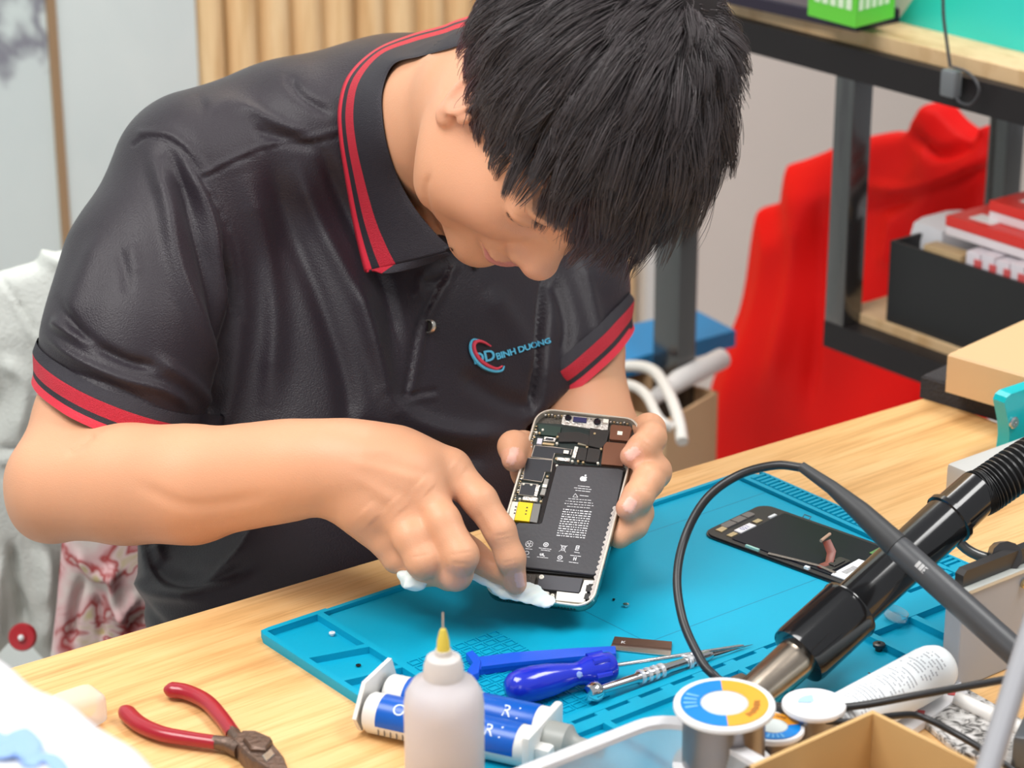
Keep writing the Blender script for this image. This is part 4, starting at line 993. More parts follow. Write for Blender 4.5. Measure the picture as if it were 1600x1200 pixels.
L_ = np.where((pts[:, 2] < .0), np.where(pts[:, 1] < -.015, .046, .020)+RNG.uniform(0, .014, n), L_); L_ = np.where((pts[:, 0] > .018) & (pts[:, 1] > .035), RNG.uniform(.040, .054, n)*np.clip(1.55-pts[:, 0]/.075, .65, 1.1), L_); L_ = np.where(np.linalg.norm(pts-WH, axis=1) < .03, RNG.uniform(.035, .055, n), L_)
root = RNG.uniform(.0, .020, n)*h_+.001
K = 11; cur = pts+gn*root[:, None]*.6; dr = d0.copy(); dr += gn*(.22*h_+.06)[:, None]; dr /= np.linalg.norm(dr, axis=1)[:, None]
paths = [cur.copy()]; L_ = np.where((RNG.uniform(size=n) < .05) & (pts[:, 0] < .02) & (pts[:, 1] > .02), L_*1.55, L_); step = L_/(K-1); grav = np.where(pts[:, 1] > .05, .075, .03)[:, None]*np.ones((n, 1))
lift = (.008+.024*h_*RNG.uniform(.35, 1.1, n))
for k in range(1, K):
    t = k/(K-1)
    dr = dr-(cur-CR)/np.linalg.norm(cur-CR, axis=1)[:, None]*(.10*t+.03)+down*grav*(.5+1.3*t)+RNG.normal(size=dr.shape)*.018
    cur = cur+dr/np.linalg.norm(dr, axis=1)[:, None]*step[:, None]
    q = (cur-CR)/(RR+(lift*min(1, t*2.5)+.0012)[:, None]*.55); r_ = np.linalg.norm(q, axis=1)
    ins = (r_ < 1) & (cur[:, 1] < .085); cur[ins] = (CR+(cur-CR)/r_[:, None])[ins]
    nd = cur-paths[-1]; nd /= np.linalg.norm(nd, axis=1)[:, None]+1e-9; dr = dr/np.linalg.norm(dr, axis=1)[:, None]*.5+nd*.5
    paths.append(cur.copy())
Pt = np.stack(paths, 1)
gi = RNG.choice(n, 420, replace=False); near = np.empty(n, int)
for s_ in range(0, n, 4000): near[s_:s_+4000] = gi[np.argmin(((pts[s_:s_+4000, None]-pts[None, gi])**2).sum(-1), 1)]
bw = (.72*np.linspace(0, 1, K)**1.2)[None, :, None]; stray = (RNG.uniform(size=n) < .04)[:, None, None]; bw = np.where(stray, .1*bw, bw); Pt = Pt*(1-bw)+(Pt[near]+(pts-pts[near])[:, None]*.35)*bw
#                                         # n, K, 3 head coordinates
W3 = HO+(Pt*HS)@HA
tan = np.gradient(W3, axis=1); tan /= np.linalg.norm(tan, axis=2, keepdims=True)+1e-9
rv = RNG.normal(size=(n, 1, 3)); u = np.cross(tan, rv); u /= np.linalg.norm(u, axis=2, keepdims=True)+1e-9; w_ = np.cross(tan, u)
rad = (.00042*RNG.uniform(.7, 1.3, (n, 1))*np.linspace(1, .18, K)[None]**.8)[..., None]
ring = [W3+rad*(math.cos(a)*u+math.sin(a)*w_) for a in (0, 2*PI/3, 4*PI/3)]
vv = np.stack(ring, 2).reshape(-1, 3)                           # n*K*3
bi = (np.arange(n)[:, None, None]*K+np.arange(K-1)[None, :, None])*3; kk = np.arange(3)[None, None]
ff = np.stack([bi+kk, bi+(kk+1) % 3, bi+3+(kk+1) % 3, bi+3+kk], -1).reshape(-1, 4)
tone = RNG.uniform(.7, 1.4, n)[:, None]*np.array([.062, .050, .052]); 
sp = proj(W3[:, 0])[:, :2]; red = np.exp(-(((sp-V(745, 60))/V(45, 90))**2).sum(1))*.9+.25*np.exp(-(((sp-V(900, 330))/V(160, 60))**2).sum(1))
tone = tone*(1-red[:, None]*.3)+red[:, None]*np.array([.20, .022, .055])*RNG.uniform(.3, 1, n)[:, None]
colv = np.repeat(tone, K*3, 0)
# the cap beneath
cap = [ell(HP(*CR), (RR+.003)*HS, HA, .0), ell(HP(0, .0, .060), V(.078, .093, .072)*HS, HA, .01), ell(HP(0, -.045, .06), V(.075, .071, .074)*HS, HA, .02)]
lo, hi = span(cap); cv, cf = surface(cap, lo, hi, .0024, 1)
lc = (cv-HO)@HA.T/HS; keep = in_hairline(lc+V(0, 0, -.004)); fk = keep[cf].all(1); cf = cf[fk]
used = np.unique(cf); mp_ = np.full(len(cv), -1); mp_[used] = np.arange(len(used)); cv = cv[used]; cf = mp_[cf]
allv = np.vstack([vv, cv]); allf = np.vstack([ff, cf+len(vv)])
cm_ = mat('hair_shade', (.020, .016, .016), .7, spec=.2)
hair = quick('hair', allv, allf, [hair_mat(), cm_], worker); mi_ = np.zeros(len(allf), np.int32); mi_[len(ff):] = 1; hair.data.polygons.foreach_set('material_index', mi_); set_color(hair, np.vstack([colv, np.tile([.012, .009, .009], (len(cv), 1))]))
# ================================================================== the opened phone
phone = empty('opened_phone', (0, 0, 0)); tag(phone, 'opened smartphone with bare battery and circuit boards held in both hands', 'phone')
def ph(px, py, z=0):
    """place on the phone plane (phone coordinates) seen at px, py, at height z"""
    r = rays(px, py); o = PO+pn_w*z; t = ((o-CAM)@pn_w)/(r@pn_w); w_ = CAM+r*t-PO; return (w_@pu_w, w_@pv)
def to_ph(b):
    b.v = [tuple(PH3(*q_)) for q_ in b.v]; return b
def pprism(name, polys, z0, z1, m, bev=.0002, parent=None, px=True, mi=None):
    b = MB()
    for i, p_ in enumerate(polys if isinstance(polys[0][0], (tuple, list, np.ndarray)) else [polys]):
        q_ = [ph(*a, z1) for a in p_] if px else p_; b.prism([tuple(a) for a in q_], z0, z1, 0 if mi is None else mi[i], bev)
    return to_ph(b).build(name, m, parent or phone, smooth=False)
gold = mat('champagne_steel', (.78, .68, .54), .2, .9); rim_m = mat('rim_pale', (.80, .74, .64), .3, .6)
side_m = mat('band_steel', (.22, .26, .22), .12, 1)  # dark green tint puts the mat's reflection into the steel colour
# band with rounded corners
b = MB(); oo = rrect(0, 0, PW, PH, .0125, 8); ii = rrect(.0016, .0016, PW-.0016, PH-.0016, .011, 8); n = len(oo)
def ring(pts, z): return [(x, y, z) for x, y in pts]
rr2 = rrect(.0005, .0005, PW-.0005, PH-.0005, .0122, 8); rr3 = rrect(.0006, .0006, PW-.0006, PH-.0006, .012, 8)
loops = [ring(rr3, -PT), ring(oo, -PT+.0008), ring(oo, -.0007), ring(rr2, 0), ring(ii, 0), ring(ii, -.0060)]
mi = [0, 0, 1, 1, 1]
vs = sum(loops, []); fs = []; ms = []
for l in range(5):
    for i in range(n): fs.append((l*n+i, l*n+(i+1) % n, (l+1)*n+(i+1) % n, (l+1)*n+i)); ms.append(mi[l])
b.add(vs, fs); b.m = ms; to_ph(b).build('metal_band', [side_m, rim_m], phone)
b = MB(); b.prism(rrect(.0010, .0010, PW-.0010, PH-.0010, .0115, 8), -PT-.0001, -.0052)
to_ph(b).build('back_plate', mat('phone_inside', (.10, .085, .07), .45, .4, bump=.3, bscale=900, var=.3, vscale=300), phone, smooth=False)
# port cut and speaker holes in the bottom band
b = MB(); b.bx((PW/2-.0042, -.0002, -.0054), (PW/2+.0042, .0003, -.0032)); to_ph(b).build('charging_port', mat('port_grey', (.35, .35, .33), .3, .8), phone, smooth=False)
for x_ in (.012, PW-.0245):
    b = MB()
    for k in range(6): b.bx((x_+.0022*k, -.0002, -.0050), (x_+.0012+.0022*k, .0002, -.0038))
    to_ph(b).build('speaker_grille', mat('port_black', (.01, .01, .01), .5), phone, smooth=False)
# battery
batt_m = mat('battery_wrap', (.045, .044, .05), .38, bump=.05, bscale=400); edge_m = mat('battery_edge', (.008, .008, .009), .25)
bp_ = [(870, 727), (880, 727), (966, 732), (974, 735), (973, 742), (944, 885), (938, 895), (926, 898), (816, 886), (806, 882), (805, 874), (806, 820), (810, 817), (842, 819), (846, 817)]
batt = pprism('battery', bp_, -.0045, -.0012, batt_m, .0005)
pprism('battery_tray_edge', [(864, 723), (977, 731), (974, 745), (942, 893), (932, 902), (800, 890), (800, 816), (838, 818)], -.0050, -.0030, edge_m, .0002)
white = mat('print_silver', (.72, .72, .74), .4)
zt_ = -.00115
def pm_line(b, x0, y0, x1, y1, w_, z=zt_):
    """printed line between two places on the battery (phone coordinates)"""
    a, c = V(x0, y0), V(x1, y1); t = unit(c-a); nn_ = V(-t[1], t[0])*w_/2
    b.add([(*(a+nn_), z), (*(a-nn_), z), (*(c-nn_), z), (*(c+nn_), z)], [(0, 1, 2, 3)])
bx0, by0 = ph(912, 748, zt_); 
# direction of the printed rows follows the phone
def apple(b, cx, cy, s):
    pts = []
    for i in range(40):
        a = 2*PI*i/40; r = s*(1+.10*math.cos(2*a)-.0*math.sin(a)); x, y = r*math.cos(a)*.93, r*math.sin(a)*.98
        if y > 0: y -= s*.22*math.exp(-(x/(s*.32))**2)
        else: y += s*.14*math.exp(-(x/(s*.25))**2)
        pts.append((x, y))
    out = []
    for x, y in pts:                                          # bite on the right side
        dx, dy = x-s*1.12, y-s*.12; d = math.hypot(dx, dy)
        if d < s*.48: x, y = s*1.12+dx/d*s*.48, s*.12+dy/d*s*.48
        out.append((cx+x, cy+y, zt_))
    k = len(b.v); b.v += out; c = len(b.v); b.v.append((cx, cy, zt_))
    for i in range(40): b.f.append((k+i, k+(i+1) % 40, c)); b.m.append(0)
    lf = [(cx+s*(.02+.42*t+.22*math.sin(PI*t)*sg), cy+s*(.86+.55*t-.18*math.sin(PI*t)*sg), zt_) for sg, ts_ in ((1, np.linspace(0, 1, 6)), (-1, np.linspace(1, 0, 6)[1:-1])) for t in ts_]
    k = len(b.v); b.v += lf; b.f.append(tuple(range(k, k+len(lf)))); b.m.append(0)
b = MB(); apple(b, bx0, by0, .0026); to_ph(b).build('fruit_mark', white, batt, smooth=False)
b = MB()
def row(px0, py0, px1, py1, w_=.00045, gaps=5):
    a, c = V(*ph(px0, py0, zt_)), V(*ph(px1, py1, zt_)); k = max(2, int(np.linalg.norm(c-a)/.0022)); t = 0
    rs = RNG.uniform(.5, 1.5, k); rs = np.cumsum(rs)/rs.sum()
    last = 0
    for e in rs:
        p0, p1 = a+(c-a)*last, a+(c-a)*(e-.035); pm_line(b, *p0, *p1, w_); last = e
for r_ in ((903, 759, 922, 761), (897, 762, 925, 765), (899, 766, 923, 768.5), (906, 774, 920, 775.5),
           (888, 779, 925, 782), (884, 782.5, 928, 786.5), (882, 786.5, 929, 790.5), (886, 791, 923, 794)): row(*r_)
for k in range(12):
    row(880-1.0*k*.95, 795.5+3.7*k, 926-1.0*k*.95, 800+3.7*k, .0007)
to_ph(b).build('small_print', white, batt, smooth=False)
b = MB()
def pring(cx, cy, r, w_, n=20, a0=0, a1=360):
    c = ph(cx, cy, zt_); 
    for i in range(n):
        p0 = math.radians(a0+(a1-a0)*i/n); p1 = math.radians(a0+(a1-a0)*(i+1)/n)
        pm_line(b, c[0]+r*math.cos(p0), c[1]+r*math.sin(p0), c[0]+r*math.cos(p1), c[1]+r*math.sin(p1), w_)
def pl2(cx, cy, x0, y0, x1, y1, w_=.0003):
    c = ph(cx, cy, zt_); pm_line(b, c[0]+x0, c[1]+y0, c[0]+x1, c[1]+y1, w_)
for a in (90, 210, 330): pring(827+3.0*math.cos(math.radians(a)), 850-3.0*math.sin(math.radians(a)), .0011, .00035, 10)
pring(827, 850, .0026, .0003, 20, 10, 350); row(821, 857, 832, 858.5)
pring(853, 851, .0016, .0006); pring(853, 851, .0006, .0005, 10); row(842, 856, 862, 858.5); row(845, 859, 860, 861)
for s in ((-.0024, -.0028, .0024, .0028), (-.0024, .0028, .0024, -.0028), (-.0014, .0016, .0014, .0016), (-.0014, .0016, -.0010, -.0016), (.0014, .0016, .0010, -.0016), (-.0010, -.0016, .0010, -.0016), (-.0018, .0022, .0018, .0022)): pl2(880, 857, *s)
for s in ((-.0010, .0022, .0012, .0022), (-.0010, .0010, .0010, .0010), (-.0010, -.0002, .0012, -.0002), (.0009, .0022, .0009, -.0002), (-.0010, .0022, -.0010, -.0014), (-.0010, -.0014, .0012, -.0014)): pl2(902, 857, *s, .0005)
row(897, 862.5, 906, 864)
pring(823, 864, .0015, .0004); row(817, 869, 828, 870.5); 
for s in ((-.0018, .0010, -.0018, -.0004), (-.0018, -.0004, -.0008, -.0006), (-.0006, .0012, -.0006, -.0006), (.0002, .0012, .0002, -.0006), (.0002, -.0006, .0016, -.0008)): pl2(848, 867, *s, .0007)
row(839, 870, 857, 872)
pring(875, 871, .0015, .00055); pl2(875, 871, -.0007, 0, .0007, 0, .0005); row(870, 876, 880, 877)
row(891, 867.5, 908, 869.5); pl2(898, 873, -.0006, .0014, -.0006, -.0014, .0006); pl2(898, 873, .0008, .0014, .0008, -.0014, .0006); pl2(898, 873, -.0010, 0, .0012, 0, .0005); row(889, 878, 904, 880)
wpt = [(895, 776.5), (899, 771), (903, 777)]
for i in range(3): a, c = ph(*wpt[i], zt_), ph(*wpt[(i+1) % 3], zt_); pm_line(b, *a, *c, .0003)
to_ph(b).build('symbols', white, batt, smooth=False)
# boards and shields
shield = mat('shield_dark', (.035, .038, .045), .35, .3); outl = mat('shield_frame', (.55, .52, .46), .3, .8); brd = mat('board_dark', (.012, .022, .02), .4)
brown = mat('copper_plate', (.26, .12, .075), .3, .6); silv = mat('silver_plate', (.62, .60, .56), .3, .8, bump=.3, bscale=700); cream = mat('cream_part', (.80, .76, .66), .35)
flexm = mat('flex_black', (.03, .028, .027), .3); goldc = mat('gold_contact', (.75, .62, .38), .3, .8)
def grow(p_, s): c = np.mean(p_, 0); return [tuple(c+(np.array(q_)-c)*(1+s/max(1, np.linalg.norm(np.array(q_)-c)))) for q_ in p_]
def shieldp(name, p_, z=-.0022):
    pprism('shield_frame', grow(p_, 1.6), -.0050, z, outl); return pprism(name, p_, z-.001, z+.0002, shield, .0001)
pprism('circuit_board', [(838, 660), (950, 668), (946, 728), (868, 724), (860, 765), (848, 768), (838, 815), (800, 812), (812, 750)], -.0052, -.0042, brd)
shieldp('upper_shield', [(836, 696), (865, 699), (893, 702.5), (890.5, 710), (866, 707.5), (863, 717), (831, 713)])
shieldp('middle_shield', [(823, 715.5), (863, 719), (860, 737), (851, 737), (846.5, 752), (817.5, 748)])
shieldp('lower_shield', [(815, 755), (840, 757), (836, 775), (811, 772)], -.0026)
pprism('copper_plate', [(956, 663), (985, 666), (987, 669), (982, 689), (952, 686), (954, 665)], -.0050, -.0020, brown, .0003)
pprism('copper_plate', [(948, 690), (978, 693), (973, 728), (939, 725), (943, 694)], -.0050, -.0021, brown, .0003)
pprism('plate_mark', [(965, 673), (973, 674), (972, 680), (964, 679)], -.0021, -.0018, cream)
pprism('camera_bracket', [(879, 648), (952, 655), (949, 672), (930, 671), (905, 667), (877, 663)], -.0050, -.0022, silv, .0002)
pprism('sensor_module', [(896, 651), (917, 653), (916, 660), (895, 658)], -.0030, -.0012, mat('sensor_violet', (.06, .06, .16), .15, .3), .0002)
pprism('flash_window', [(943, 654), (951, 655), (950, 661), (942, 660)], -.0030, -.0014, cream, .0001)
b = MB()
for cx, cy, r in ((887.5, 652, .0024), (933, 658, .0027)):
    c = ph(cx, cy, -.001); b.lathe([(r*1.0, -.004), (r*1.0, -.0012), (r*.82, -.0006), (r*.8, -.0014), (1e-5, -.0016)], 20, 0, (c[0], c[1], 0))
to_ph(b).build('camera_lens', mat('lens_black', (.012, .012, .02), .06, coat=.8), phone)
pprism('flex_cable', [(871, 676), (905, 675), (922, 681), (919, 696), (898, 690), (873, 690)], -.0042, -.0022, flexm)
pprism('flex_cable', [(922, 668), (952, 673), (948, 690), (939, 701), (919, 696)], -.0042, -.0019, flexm, .0003)
pprism('flex_cable', [(904, 699), (918, 700), (915, 720), (900, 718)], -.0042, -.0021, flexm, .0003)
pprism('flex_cable', [(919, 699), (939, 702), (935, 723), (915, 721)], -.0042, -.0018, flexm, .0003)
pprism('green_board', [(840, 662), (877, 667), (874, 682), (845, 679)], -.0042, -.0026, mat('pcb_green', (.02, .045, .035), .35), .0002)
pprism('gasket', [(905, 684), (919, 683), (916, 697), (902, 694)], -.0040, -.0023, mat('bronze_gasket', (.30, .27, .2), .4, .5), .0004)
pprism('connector', [(850, 682), (869, 684), (867, 690), (849, 689)], -.0040, -.0018, silv, .0003)
pprism('connector', [(853, 684), (865, 685), (864, 688), (852, 687)], -.0020, -.0016, shield, .0001)
pprism('connector', [(848, 691), (866, 693), (865, 696), (847, 694)], -.0040, -.0020, goldc, .0002)
pprism('connector', [(840, 684), (848, 685), (846, 694), (838, 693)], -.0040, -.0016, mat('tape_lilac', (.62, .6, .66), .4), .0003)
pprism('connector', [(898, 697), (904, 698), (899, 716), (893, 715)], -.0040, -.0017, silv, .0004)
pprism('connector', [(870, 714), (891, 716), (890, 721), (869, 719)], -.0040, -.0018, silv, .0004)
pprism('connector', [(881, 703), (889, 704), (888, 709), (880, 708)], -.0021, -.0017, cream, .0001)
pprism('connector', [(838, 757), (844, 758), (839, 776), (834, 775)], -.0040, -.0017, silv, .0003)
pprism('connector', [(851, 747), (858, 748), (855, 759), (848, 757)], -.0040, -.0015, mat('clip_grey', (.3, .29, .27), .4, .5), .0004)
pprism('connector', [(847, 762), (854, 763), (851, 774), (843, 773)], -.0040, -.0016, mat('clip_grey', (.3, .29, .27), .4, .5), .0004)
pprism('connector', [(817, 775), (841, 777.5), (839, 784), (815, 781)], -.0040, -.0016, silv, .0006)
pprism('connector', [(848, 756), (855, 757), (854, 762), (847, 761)], -.0016, -.0012, cream, .0002)
pprism('sim_reader', [(799, 783), (810, 784), (803, 813), (794, 810)], -.0040, -.0012, cream, .0003)
pprism('sim_reader_yellow', [(810.5, 783.5), (833, 786), (827, 815), (803.5, 812.5)], -.0040, -.0010, mat('sim_yellow', (.90, .62, .0), .4), .0002)
pprism('sim_reader_grey', [(833.5, 786), (845, 787.5), (839, 817), (827.5, 815)], -.0040, -.0011, mat('sim_grey', (.2, .2, .19), .35, .5), .0002)
pprism('sim_contacts', [[(x, y), (x+2.2, y+.2), (x+1.9, y+2), (x-.3, y+1.8)] for x, y in ((805, 790.5), (804, 795.5), (803, 800.5), (822.5, 792), (821.5, 797), (820.5, 802))], -.0010, -.0008, flexm, 0)
def scr(name, pl_, r, z, m):
    b = MB()
    for cx, cy in pl_: c = ph(cx, cy, z); b.lathe([(r, z-.002), (r, z-.0002), (r*.8, z), (r*.3, z), (r*.25, z-.0004), (1e-5, z-.0004)], 12, 0, (c[0], c[1], 0))
    return to_ph(b).build(name, m, phone)
for p_ in ((869, 716), (894, 720), (903, 720), (911, 722), (929, 677), (917, 698), (855, 744), (818, 756), (830, 757), (812, 779), (845, 783), (871, 682), (870, 692), (843, 676), (870, 727), (939, 701), (934, 723), (838, 675), (848, 671)):
    scr('screw', [p_], .0009, -.0014, goldc if p_[0] % 2 else cream)
# perforated inner edge along the left wall and glue residue on the right
b = MB()
for k in range(60):
    y = .050+.0016*k+RNG.uniform(-.0004, .0004); x = .0018+RNG.uniform(0, .0006); s_ = RNG.uniform(.0005, .0013)
    b.bx((x, y, -.0045), (x+s_*1.3, y+s_, -.0022-RNG.uniform(0, .0015)), k % 2)
to_ph(b).build('wall_clips', [silv, goldc], phone, smooth=False)
b = MB()
for k in range(26):
    x = .006+.0024*k; y = PH-.0030-.0010*RNG.uniform(0, 1); b.bx((x, y-.0012, -.0040), (x+.0013, y, -.0022), k % 2)
for k in range(60):
    y = .012+.0022*k; x = PW-.0034+RNG.uniform(-.0003, .0003); w_ = .0016
    if 0: pass
to_ph(b).build('top_clips', [silv, goldc], phone, smooth=False)
lft = [(PW-.0018, .006+.0011*k) for k in range(72)]; rgt = [(PW-.0042+.0007*math.sin(k*1.7)+RNG.uniform(-.0003, .0003), .006+.0011*k) for k in range(72)]
b = MB(); b.prism(lft+rgt[::-1], -.0030, -.0009, 0, 0); to_ph(b).build('glue_residue', mat('old_glue', (.66, .60, .56), .8, bump=1, bscale=900, var=.2, vscale=600), phone, smooth=False)
# lower end: haptic motor, bracket, loudspeaker
pprism('motor', [(842, 897), (911, 904), (905, 926), (838, 919)], -.0050, -.0018, mat('motor_grey', (.075, .075, .085), .35, .4), .0004)
pprism('bracket', [(913, 906), (932, 907), (931, 912), (920, 912), (914, 938), (910, 942), (868, 938), (870, 924), (904, 928), (907, 925)], -.0050, -.0020, mat('bracket_cream', (.80, .77, .70), .35, .2), .0002)
pprism('loudspeaker', [(800, 915), (828, 917), (858, 925), (856, 938), (806, 931)], -.0050, -.0024, mat('bracket_cream', (.80, .77, .70), .35, .2), .0003)
pprism('rubber_block', [(916, 913), (928, 914), (926, 925), (914, 924)], -.0050, -.0017, flexm, .0006)
pprism('rubber_block', [(914, 926), (925, 927), (922, 937), (911, 936)], -.0050, -.0017, flexm, .0006)
pprism('side_module', [(820, 896), (838, 898), (834, 918), (817, 915)], -.0050, -.0024, mat('module_brown', (.07, .06, .05), .4, bump=.4, bscale=900), .0003)
scr('screw', [(846, 901)], .0018, -.0012, cream); scr('screw', [(863, 930)], .0014, -.0012, cream); scr('screw', [(914, 942)], .0013, -.0012, cream); scr('screw', [(926, 936)], .0009, -.0012, cream); scr('screw', [(931, 920)], .0010, -.0012, cream)
# --- the wipe between the fingers
wv = []
wz = lambda x, y, dz: J(x, y, phone_d(x, y)+dz)
wipe = [chain([wz(690, 872, -.030), wz(735, 888, -.016), wz(790, 912, -.006), wz(830, 925, -.0035), wz(862, 938, -.003)], [.0045, .0080, .0080, .0058, .0035], .005, flat=(unit(pn_w), .28), ks=.006),
        chain([wz(745, 890, -.008), wz(790, 922, -.004), wz(850, 944, -.003)], [.0050, .0052, .0030], .006, flat=(unit(pn_w), .4), ks=.004),
        chain([J(690, 872, 1.668), J(672, 890, 1.664), J(652, 903, 1.662), J(638, 908, 1.664)], [.0045, .0050, .0075, .0060], .006, flat=(unit(cdir(.2, .1, 1)), .5), ks=.004),
        ell(J(634, 900, 1.665), (.0045, .0075, .003), None, .004), ell(J(642, 914, 1.660), (.006, .004, .003), None, .004)]
lo, hi = span(wipe); v, f = surface(wipe, lo, hi, .0009, 1)
nn = normals(v, f); v = v+nn*(.0005*np.sin(v[:, 0]*420+v[:, 2]*300)+.0003*np.sin(v[:, 1]*1100+v[:, 0]*300))[:, None]
tag(quick('wipe', v, f, mat('wipe_white', (.74, .83, .82), .8, sss=.1)), 'crumpled damp white wipe pinched under the fingers on the phone\'s lower edge', 'wipe')
# ================================================================== THINGS ON THE MAT AND THE DESK
ZW = ZM+.0031                                                   # level of the mat's work area
# ---- display assembly lying on its glass
sc = empty('display_panel', (0, 0, 0)); tag(sc, 'loose smartphone display lying back side up on the right of the blue mat', 'display')
a_, b_, c_ = WZ(1102, 838, ZW)[:2], WZ(1203, 790, ZW)[:2], WZ(1262, 920, ZW)[:2]
sx = unit(b_-a_); sy = V(sx[1], -sx[0]); so = a_-sx*.001+sy*-.004          # sx across, sy towards the viewer
def sw2(x, y): return tuple(so+sx*x+sy*y)
def sprism(name, p_, z0, z1, m, bev=.0001, parent=None):
    return MB().prism([sw2(*q_) for q_ in p_], ZW+z0, ZW+z1, 0, bev).build(name, m, parent or sc, smooth=False)
SWD, SLN = .074, .156
def spx(px, py, z=.003): w_ = WZ(px, py, ZW+z)[:2]-so; return (w_@sx, w_@sy)
glass = mat('display_black', (.006, .007, .009), .12, coat=.5); sprism('glass', rrect(0, 0, SWD, SLN, .011), 0, .0016, glass, .0004)
sprism('plastic_frame', rrect(.0012, .0012, SWD-.0012, SLN-.0012, .010), .0016, .0024, mat('display_frame', (.02, .02, .022), .4), .0002)
sprism('panel_back', rrect(.006, .024, SWD-.005, SLN-.028, .002), .0024, .0030, mat('panel_foil', (.004, .006, .014), .25, 0, spec=.2), .0002)
gr = mat('earpiece_grey', (.22, .21, .21), .35, .5)
sprism('earpiece', rrect(.018, .0035, .052, .0105, .002), .0024, .0034, gr, .0002); sprism('sensor_flex', [(.010, .006), (.018, .006), (.018, .011), (.010, .012)], .0024, .0031, goldc)
sprism('sensor_flex', [(.030, .0035), (.0306, .0035), (.0306, .0105), (.030, .0105)], .0034, .0037, flexm); sprism('sensor_flex', [(.042, .0035), (.0426, .0035), (.0426, .0105), (.042, .0105)], .0034, .0037, flexm)
sprism('gold_pad', [(.008, .018), (.016, .018), (.016, .0225), (.008, .0225)], .0024, .0032, goldc); sprism('gold_pad', [(.040, .0165), (.047, .0165), (.047, .021), (.040, .021)], .0024, .0032, goldc)
tg = sprism('paper_tag', [(.018, .0170), (.036, .0170), (.036, .0235), (.018, .0235)], .0024, .0034, mat('tag_white', (.85, .85, .88), .5))
v_, f_ = text_mesh('021', .0062, 0, 'CENTER'); cx, cy = .027, .0203
MB().add([tuple(so+sx*(cx+p[0])+sy*(cy-p[1]))+(ZW+.00345,) for p in v_], f_).build('pen_marks', mat('pen_blue', (.03, .05, .35), .5), tg, smooth=False)
sprism('bright_tab', [(.054, .020), (.062, .020), (.062, .0225), (.054, .0225)], .0024, .0034, mat('tab_white', (.8, .82, .85), .3))
for y in (.038, .112): MB().tube([sw2(SWD-.001, y)+(ZW+.0020,), sw2(SWD+.0012, y)+(ZW+.0038,), sw2(SWD+.0012, y+.006)+(ZW+.0038,), sw2(SWD-.001, y+.006)+(ZW+.0020,)], .0004, 6).build('metal_clip', mat('clip_steel', (.25, .3, .33), .3, .8), sc)
MB().tube([sw2(SWD-.001, .121)+(ZW+.0020,), sw2(SWD+.0012, .121)+(ZW+.0038,), sw2(SWD+.0012, .127)+(ZW+.0038,), sw2(SWD-.001, .127)+(ZW+.0020,)], .0004, 6).build('metal_clip', mat('clip_steel', (.25, .3, .33), .3, .8), sc)
sprism('mint_clip', [(.002, .040), (.004, .040), (.004, .052), (.002, .052)], .0020, .0042, mat('mint_plastic', (.35, .62, .55), .4)); sprism('mint_clip', [(.002, .093), (.0045, .093), (.0045, .097), (.002, .097)], .0020, .0044, mat('tab_white', (.8, .82, .85), .3))
f0 = spx(1262, 855); fl_ = mat('flex_red_brown', (.20, .05, .035), .35); cn = spx(1258, 862)
MB().tube([sw2(.010, .100)+(ZW+.0034,), sw2(.020, .102)+(ZW+.0040,), sw2(.029, .097)+(ZW+.0075,), sw2(.035, .088)+(ZW+.0115,)], [.0030, .0032, .0034, .0030], 8, flat=.14).build('ribbon_cable', fl_, sc)
MB().tube([sw2(.0295, .087)+(ZW+.0130,), sw2(.0435, .0845)+(ZW+.0130,)], .0012, 8).build('ribbon_connector', mat('connector_copper', (.8, .55, .4), .3, .6), sc)
MB().tube([sw2(.004, .060)+(ZW+.0032,), sw2(.008, .080)+(ZW+.0034,), sw2(.012, .100)+(ZW+.0034,), sw2(.010, .115)+(ZW+.0034,)], .0016, 8, flat=.4).build('side_flex', mat('flex_grey_brown', (.14, .12, .1), .35), sc)
sprism('driver_board', rrect(.012, .101, .034, .111, .002), .0024, .0038, flexm, .0003); sprism('driver_chip', rrect(.017, .103, .030, .109, .001), .0038, .0046, glass, .0002)
stk = sprism('white_sticker', [(.006, .114), (.040, .113), (.042, .142), (.006, .142)], .0024, .0036, mat('tag_white', (.85, .85, .88), .5))
for k in range(9): sprism('barcode_bar', [(.014+.0016*k, .117), (.0147+.0016*k, .117), (.0147+.0016*k, .122), (.014+.0016*k, .122)], .0036, .00368, flexm, 0, stk)
sprism('green_edge', [(.054, .112), (.071, .112), (.071, .146), (.054, .146)], .0024, .0034, mat('green_film', (.10, .26, .07), .2, coat=.3))
# ---- blue opening lever (spudger)
spd = empty('pry_tool', (0, 0, 0)); tag(spd, 'flat blue plastic pry tool lying behind the screwdriver on the mat', 'pry tool')
bl = mat('tool_blue', (.01, .10, .70), .3, coat=.3)
z = ZW+.0004
top_ = [WZ(740, 1036, z), WZ(800, 1028, z), WZ(900, 1021, z), WZ(962, 1018, z)]; bot_ = [WZ(963, 1030, z), WZ(900, 1035, z), WZ(800, 1048, z), WZ(744, 1056, z)]
MB().prism([tuple(p[:2]) for p in top_+bot_], z, z+.0042, 0, .0006).build('blade', bl, spd)
MB().prism([tuple(WZ(x, y, z+.005)[:2]) for x, y in ((752, 1041), (800, 1034), (955, 1022), (955, 1024), (800, 1039), (752, 1045))], z+.0042, z+.0066, 0, .0004).build('rib', bl, spd)
MB().prism([tuple(WZ(x, y, z)[:2]) for x, y in ((728, 1030), (738, 1026), (747, 1034), (752, 1044), (748, 1062), (738, 1066), (730, 1058), (738, 1046))], z, z+.0050, 0, .0006).build('hooked_end', bl, spd)
